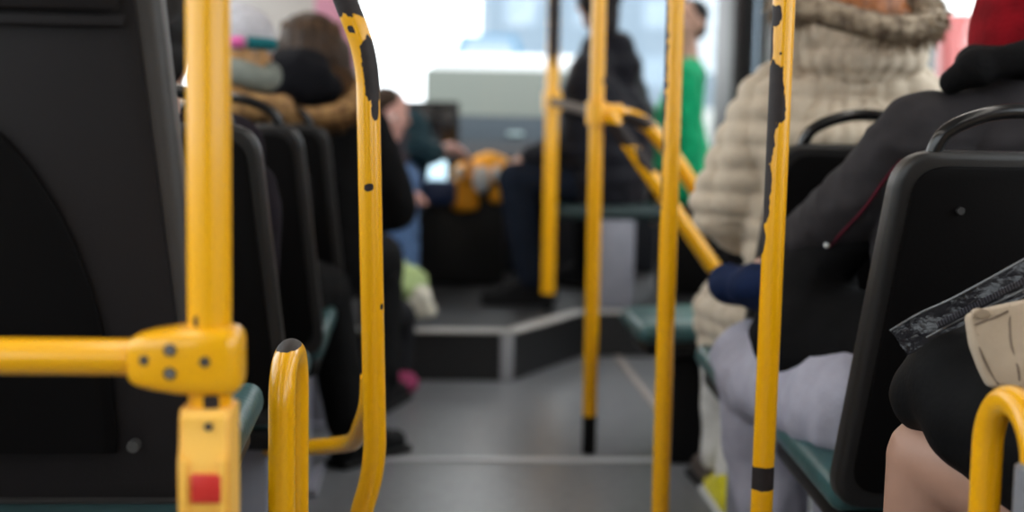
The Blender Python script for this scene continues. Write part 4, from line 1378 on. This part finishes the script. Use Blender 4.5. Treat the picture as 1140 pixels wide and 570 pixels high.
def strip(name, top, bot, Yt, th, m, par, nu=24):
    """quad sheet between two pixel polylines given as 3d points, thickened"""
    A, B = resample([V(q) for q in top], .01), [V(q) for q in bot]
    bm = bmesh.new()
    n = len(A)
    Bp = []
    L = [0]
    for a, b in zip(B, B[1:]): L.append(L[-1] + (b - a).length)
    for i in range(n):
        s = L[-1] * i / (n - 1)
        for k in range(len(B) - 1):
            if s <= L[k + 1] + 1e-9:
                Bp.append(B[k].lerp(B[k + 1], (s - L[k]) / max(1e-9, L[k + 1] - L[k]))); break
    rows = []
    m_ = 6
    for a, b in zip(A, Bp):
        rows.append([bm.verts.new(a.lerp(b, j / m_) + V((0, .004 * noise.noise(a.lerp(b, j / m_) * 60), .004 * noise.noise(a.lerp(b, j / m_) * 45)))) for j in range(m_ + 1)])
    for r1, r2 in zip(rows, rows[1:]):
        for j in range(m_): bm.faces.new((r1[j], r1[j + 1], r2[j + 1], r2[j]))
    bmesh.ops.solidify(bm, geom=list(bm.faces), thickness=th)
    return mesh_obj(name, bm, m, par, autosmooth=60)


VINYL = mat('dark_clear_vinyl', (.030, .028, .034), .14, spec=.7, bump=.5, bscale=40)
pT = [P(990, 369, 1.57), P(1022, 350, 1.56), P(1063, 331, 1.54), P(1140, 289, 1.5), P(1200, 255, 1.47)]
pB = [P(1012, 395, 1.56), P(1050, 372, 1.545), P(1085, 355, 1.525), P(1140, 330, 1.49), P(1200, 300, 1.46)]
strip('pouch_wall', pT, pB, 1.5, .006, VINYL, fd)
# zip: tape with teeth
zp0 = [P(1040, 360, 1.54), P(1075, 342, 1.518), P(1110, 324, 1.505), P(1145, 306, 1.485), P(1190, 284, 1.465)]
zp1 = [P(1043, 367, 1.54), P(1078, 350, 1.518), P(1113, 332, 1.505), P(1148, 315, 1.485), P(1194, 292, 1.465)]
off = V((0, -.006, .003))
strip('zip_tape', [q + off for q in zp0], [q + off for q in zp1], 1.5, .002, mat('zip_tape_black', (.02, .019, .024), .7), fd)
bm = bmesh.new()
A, B = resample(zp0, .004), resample(zp1, .004)
k = min(len(A), len(B))
for i in range(k):
    a, b = A[i * len(A) // k], B[i * len(B) // k]
    c = a.lerp(b, .5) + off + V((0, -.0015, .001))
    dd = (b - a)
    add_box(bm, c, (.0018, .002, dd.length * .75), Matrix.Rotation(R(-24), 3, 'Y'))
tag(mesh_obj('zip_teeth', bm, mat('zip_teeth_grey', (.08, .08, .10), .35, .2), fd), kind='stuff')
bm = bmesh.new()
add_tube(bm, spline([q + V((0, -.002, .001)) for q in pT], 6), .0015, 8); mesh_obj('welded_edge', bm, mat('clear_edge', (.12, .12, .125), .12), fd)
bm = bmesh.new()
add_tube(bm, spline([q + V((0, -.004, .001)) for q in (P(1030, 376, 1.55), P(1060, 360, 1.535), P(1100, 341, 1.515), P(1140, 322, 1.49))], 6), .0012, 8); mesh_obj('welded_edge', bm, mat('clear_edge', (.12, .12, .125), .12), fd)

# ================================================================== FRONT CONSOLE AND DASHBOARD
cw0, cw1 = P(462, 260, 6.35).x, P(562, 260, 6.35).x
zt_c = P(510, 208, 6.35).z
con = thing('console', ((cw0 + cw1) / 2, 6.55, PLAT), 'dark console box beside the driver under the orange cloth', 'console')
box('cabinet', ((cw0 + cw1) / 2, 6.58, (PLAT + zt_c) / 2), (cw1 - cw0, .44, zt_c - PLAT), mat('console_dark', (.006, .006, .007), .55), con, bev=.02, seg=3)
box('top_panel', ((cw0 + cw1) / 2, 6.58, zt_c + .012), (cw1 - cw0 + .02, .46, .024), mat('console_top', (.03, .03, .035), .45), con, bev=.008)
a = P(438, 200, 6.28); b = P(508, 228, 6.28)
tr = thing('blue_tray', ((a.x + b.x) / 2, 6.42, zt_c), 'dark blue tray with pale display on the left of the console', 'tray')
box('tray_body', ((a.x + b.x) / 2 + .0, 6.44, (a.z + b.z) / 2), (b.x - a.x, .30, a.z - b.z), mat('blue_plastic', (.012, .035, .12), .4), tr, bev=.012)
c = P(476, 192, 6.4)
box('display', (c.x, 6.40, a.z + .035), (W(42, 6.4), .06, .10), mat('pale_screen', (.45, .6, .68), .2, emit=(.55, .8, .95), estr=.9), tr, rot=Matrix.Rotation(R(-30), 3, 'X'), bev=.006)
oc = P(535, 195, 6.42)
OR = mat('orange_cloth', (.92, .38, .010), .7, bump=.2, bscale=30)
hv = thing('draped_cloth', (oc.x, 6.45, zt_c + .03), 'orange-yellow cloth with white patches draped over the console', 'cloth')
cl = blob('cloth', [('b', (oc.x, 6.46, oc.z + .0), (W(56, 6.4), .34, .10), None, .03), ('b', P(518, 215, 6.33), (W(28, 6.4), .05, .17), None, .02), ('e', P(545, 182, 6.4), (.09, .10, .05)), ('b', P(553, 212, 6.33), (W(14, 6.4), .05, .12), None, .02)], OR, hv, .010, 4, wrinkle(.012, 12, 4))
for px, py, s in ((536, 200, (.07, .05, .11)), (512, 192, (.035, .05, .06)), (552, 193, (.03, .05, .07))):
    blob('white_patch', [('e', P(px, py, 6.27), (s[0] * .6, .028, s[2] * .6))], mat('white_cloth', (.62, .62, .60), .6), cl, .006, 3, wrinkle(.004, 14, 2))
# black monitor
a, b = P(450, 112, 6.85), P(511, 168, 6.85)
mo = thing('ticket_monitor', ((a.x + b.x) / 2, 6.9, .85), 'black monitor on a stalk standing behind the console under the windscreen', 'monitor')
box('casing', ((a.x + b.x) / 2, 6.9, (a.z + b.z) / 2), (b.x - a.x, .08, a.z - b.z), mat('monitor_black', (.009, .009, .010), .5), mo, bev=.012, seg=3)
box('screen', ((a.x + b.x) / 2 + .01, 6.857, (a.z + b.z) / 2 + .005), ((b.x - a.x) * .78, .006, (a.z - b.z) * .7), mat('screen_dark', (.012, .012, .015), .2), mo, bev=.002)
cyl('stalk', ((a.x + b.x) / 2, 6.92, .6), ((a.x + b.x) / 2, 6.92, b.z + .02), .03, RUBBER, mo)
# dashboard
zd1 = P(560, 129, 7.85).z
bm = bmesh.new()
prof = [(6.95, PLAT), (6.95, .72), (7.0, .80), (7.25, .86), (7.4, .875), (7.9, zd1), (7.96, zd1), (7.96, PLAT)]
xa_, xb_ = XL + .05, 1.18
A = [bm.verts.new((xa_, y, z)) for y, z in prof]; B = [bm.verts.new((xb_, y, z)) for y, z in prof]
for i in range(len(prof)): bm.faces.new((A[i], A[(i + 1) % len(prof)], B[(i + 1) % len(prof)], B[i]))
bm.faces.new(A); bm.faces.new(B[::-1])
for f in bm.faces:
    f.material_index = 1 if f.calc_center_median().y > 7.4 and f.calc_center_median().z > .88 else 0
bmesh.ops.bevel(bm, geom=[e for e in bm.edges if abs(e.verts[0].co.x - e.verts[1].co.x) > 1], offset=.02, segments=3, affect='EDGES')
da = thing('dashboard', (.2, 7.4, PLAT), 'dashboard running below the windscreen, sky reflection put into its top colour', 'dashboard')
mesh_obj('dash_body', bm, [mat('dash_dark', (.018, .018, .022), .7, spec=.1), mat('dash_top_sky_sheen', (.055, .07, .085), .95, spec=.05)], da)  # grey-blue sky reflection is painted into the top's base colour
c = P(573, 150, 7.6)
box('dash_label', (c.x, 7.52, .925), (.09, .01, .035), mat('pale_teal', (.35, .5, .5), .4), da, rot=Matrix.Rotation(R(-70), 3, 'X'))
# interior mirror hanging at the windscreen
c = P(438, -22, 7.7)
mi = thing('mirror', c, 'dark mirror hanging at the top edge of the windscreen', 'mirror')
box('mirror_body', c, (.15, .05, .24), mat('mirror_back', (.05, .055, .07), .4), mi, bev=.02, seg=3)
cyl('mirror_arm', c + V((0, .02, .1)), V((c.x, 7.85, ZC)), .012, RUBBER, mi)

# ================================================================== BAGS ON THE FLOOR
c = P(443, 352, 4.72)
o = blob('dark_bag', [('b', P(436, 385, 4.76), (.15, .14, .24), None, .05), ('e', P(440, 352, 4.72), (.075, .075, .06)), ('c', P(430, 436, 4.78), .04, P(438, 436, 4.78), .03)], FAB('charcoal_bag', (.014, .014, .016), .7), None, .010, 4, wrinkle(.012, 9, 3))
o.location.z -= 0
tag(o, 'charcoal bag on the floor before the step, beside the black trousers', 'bag')
zmin = min((o.matrix_basis @ v.co).z for v in o.data.vertices); o.data.transform(Matrix.Translation((0, 0, 0)))
pb_ = thing('plastic_bag', P(456, 350, 5.06), 'pale green and cream plastic bag resting on the platform edge', 'bag')
g0 = blob('bag_body', [('e', P(452, 318, 5.06), (.085, .08, .075)), ('e', P(442, 305, 5.08), (.05, .06, .05)), ('c', P(450, 332, 5.06), .05, P(455, 338, 5.06), .045)], FAB('pale_green_plastic', (.36, .45, .20), .45), pb_, .008, 3, wrinkle(.014, 12, 3))
blob('bag_flap', [('c', P(468, 328, 5.0), .038, P(478, 346, 4.99), .026), ('c', P(462, 335, 5.0), .03, P(470, 346, 5.0), .03)], FAB('cream_plastic', (.62, .58, .48), .5), g0, .007, 3, wrinkle(.008, 14, 5))
o = blob('pink_bundle', [('e', P(449, 439, 4.62), (.050, .06, .04)), ('e', P(444, 441, 4.58), (.04, .05, .034))], FAB('pink_cloth', (.26, .04, .10), .8), None, .007, 3, wrinkle(.008, 16, 3))
o.location.z = .0
tag(o, 'small pink bundle on the aisle floor by the step', 'bundle')

# ================================================================== LIGHT
w = bpy.data.worlds.new('sky'); scene.world = w
w.use_nodes = True
nt = w.node_tree
bg = nt.nodes['Background']
tc = nt.nodes.new('ShaderNodeTexCoord')
sep = nt.nodes.new('ShaderNodeSeparateXYZ')
nt.links.new(tc.outputs['Generated'], sep.inputs[0])
ns = nt.nodes.new('ShaderNodeTexNoise'); ns.inputs['Scale'].default_value = 3.5; ns.inputs['Detail'].default_value = 5
nt.links.new(tc.outputs['Generated'], ns.inputs['Vector'])
rp = nt.nodes.new('ShaderNodeValToRGB')
rp.color_ramp.elements[0].position = .38; rp.color_ramp.elements[0].color = (.86, .92, .98, 1)
rp.color_ramp.elements[1].position = .6; rp.color_ramp.elements[1].color = (1, 1, 1, 1)
nt.links.new(ns.outputs['Fac'], rp.inputs['Fac'])
nt.links.new(rp.outputs['Color'], bg.inputs['Color'])
bg.inputs['Strength'].default_value = 2.2
scene.view_settings.view_transform = 'Standard'
scene.view_settings.look = 'None'
scene.view_settings.gamma = 1
scene.view_settings.use_curve_mapping = False
scene.view_settings.exposure = 0.9
cy = scene.cycles
cy.use_denoising = True
cy.max_bounces = 10
cy.transparent_max_bounces = 12
cy.sample_clamp_indirect = 6
cy.caustics_reflective = False
cy.caustics_refractive = False
